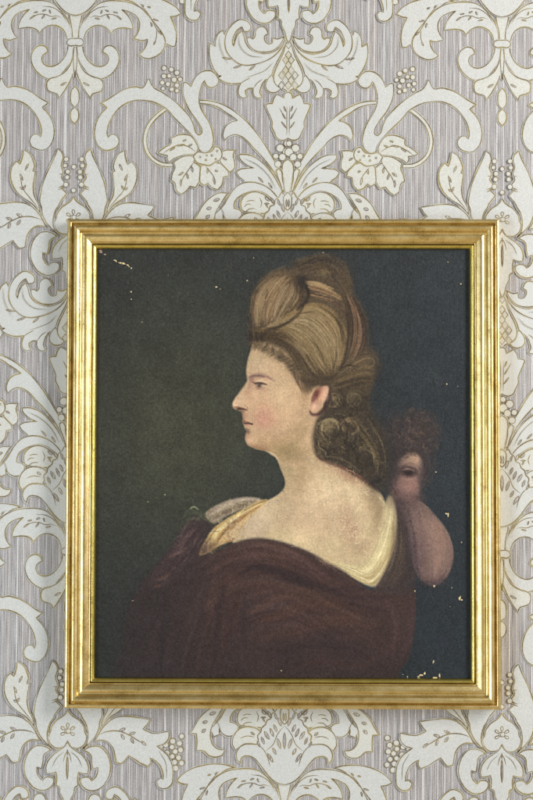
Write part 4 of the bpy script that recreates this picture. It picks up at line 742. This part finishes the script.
# the canvas: a finely divided sheet carrying the paint as a colour attribute
ALB = np.array(GAIN)
def to_lin(c): return np.where(c <= .04045, c / 12.92, ((c + .055) / 1.055) ** 2.4)
paint = np.clip(to_lin(img) * ALB, 0, .95)
GXN, GZN = PW + 1, PH + 1
uu, vv = np.meshgrid(np.linspace(CX0, CX0 + PW / SC, GXN), np.linspace(CY0, CY0 + PH / SC, GZN))
Wp = wall_pts(np.stack([uu.ravel(), vv.ravel()], 1), .0125)
ca, sa = math.cos(math.radians(.26)), math.sin(math.radians(.26)); dx_, dz_ = Wp[:, 0] - FC[0], Wp[:, 1] - FC[1]
lx, lz = dx_ * ca + dz_ * sa, -dx_ * sa + dz_ * ca
hx, hz = FW / 2 - .0334, FH / 2 - .0334
lx, lz = np.clip(lx, -hx, hx), np.clip(lz, -hz, hz)
wav = .0003 * np.sin(lx * 21 + 1) * np.cos(lz * 17)
co = np.stack([lx, -.0110 - wav, lz], 1)
me = bpy.data.meshes.new('canvas'); me.vertices.add(len(co)); me.vertices.foreach_set('co', co.astype(np.float32).ravel())
q0 = (np.arange(PH)[:, None] * GXN + np.arange(PW)[None]).ravel(); fq = np.stack([q0, q0 + GXN, q0 + GXN + 1, q0 + 1], 1)
keep = (np.ptp(co[fq][:, :, 0], axis=1) > 1e-6) & (np.ptp(co[fq][:, :, 2], axis=1) > 1e-6); fq = fq[keep]
me.loops.add(fq.size); me.loops.foreach_set('vertex_index', fq.astype(np.int32).ravel()); me.polygons.add(len(fq))
me.polygons.foreach_set('loop_start', (np.arange(len(fq)) * 4).astype(np.int32)); me.polygons.foreach_set('loop_total', np.full(len(fq), 4, np.int32)); me.update(calc_edges=True)
iy = np.clip((vv.ravel() - CY0) * SC, 0, PH - 1).astype(int); ix = np.clip((uu.ravel() - CX0) * SC, 0, PW - 1).astype(int)
at = me.color_attributes.new('paint', 'FLOAT_COLOR', 'POINT'); at.data.foreach_set('color', np.concatenate([paint[iy, ix], np.ones((len(iy), 1))], 1).astype(np.float32).ravel())
m_oil, nt, b = new_mat('oil_paint'); a_ = N(nt, 'ShaderNodeAttribute'); a_.attribute_name = 'paint'
v = mapping(nt); gr = noise(nt, v, 800, 3, .7); br = noise(nt, mapping(nt, (1, 1, .4)), 260, 3, .6)
wx = N(nt, 'ShaderNodeTexWave'); wx.bands_direction = 'X'; wx.inputs['Scale'].default_value = 210; wx.inputs['Distortion'].default_value = 3.5; L(nt, v, wx.inputs['Vector'])
wz = N(nt, 'ShaderNodeTexWave'); wz.bands_direction = 'Z'; wz.inputs['Scale'].default_value = 200; wz.inputs['Distortion'].default_value = 3.5; L(nt, v, wz.inputs['Vector'])
h = mathn(nt, 'ADD', mathn(nt, 'MULTIPLY', mathn(nt, 'ADD', wx.outputs['Fac'], wz.outputs['Fac']), .09), mathn(nt, 'ADD', gr, mathn(nt, 'MULTIPLY', br, .8)))
L(nt, mixc(nt, 1.0, a_.outputs['Color'], ramp(nt, gr, [(.3, (.93, .93, .93)), (.7, (1.06, 1.06, 1.06))]), 'MULTIPLY'), b.inputs['Base Color'])
b.inputs['Roughness'].default_value = .44; b.inputs['Specular IOR Level'].default_value = .2; bump(nt, b, h, .0008, .9)
me.materials.append(m_oil); me.polygons.foreach_set('use_smooth', [True] * len(fq))
cvo = bpy.data.objects.new('canvas', me); scene.collection.objects.link(cvo); cvo.parent = thing
WORLD = .60
LAMPS = [('window_right', (2.2, -1.55, .95), (0, 0, 0), .7, 1.5, 86, (1.0, .985, .96)),
         ('window_left', (-2.3, -2.3, -.6), (0, 0, 0), .8, 1.7, 62, (.76, .88, 1.0))]
# ------------------------------------------------------------------ light
w = bpy.data.worlds.new('World'); scene.world = w; w.use_nodes = True
bg = w.node_tree.nodes['Background']; 
wn = w.node_tree; tcw = N(wn, 'ShaderNodeTexCoord'); sx = N(wn, 'ShaderNodeSeparateXYZ'); L(wn, tcw.outputs['Generated'], sx.inputs[0])
L(wn, ramp(wn, mathn(wn, 'ADD', mathn(wn, 'MULTIPLY', sx.outputs[2], .5), .5), [(.22, (.95, .76, .48)), (.40, (.80, .68, .48)), (.47, (.46, .46, .46)), (.55, (.42, .42, .42)), (.75, (.36, .33, .28))]), bg.inputs[0])
bg.inputs[1].default_value = WORLD
def area(name, loc, target, sx, sy, power, col):
    d = bpy.data.lights.new(name, 'AREA'); d.shape = 'RECTANGLE'; d.size = sx; d.size_y = sy; d.energy = power; d.color = col
    o = bpy.data.objects.new(name, d); scene.collection.objects.link(o); o.location = loc
    o.rotation_euler = (Vector(target) - Vector(loc)).to_track_quat('-Z', 'Y').to_euler(); return o
for a_ in LAMPS: area(*a_)
scene.view_settings.view_transform = 'Standard'; scene.view_settings.look = 'None'; scene.view_settings.exposure = 0; scene.view_settings.gamma = 1
scene.render.engine = 'CYCLES'
scene.render.resolution_x = 682; scene.render.resolution_y = 1024
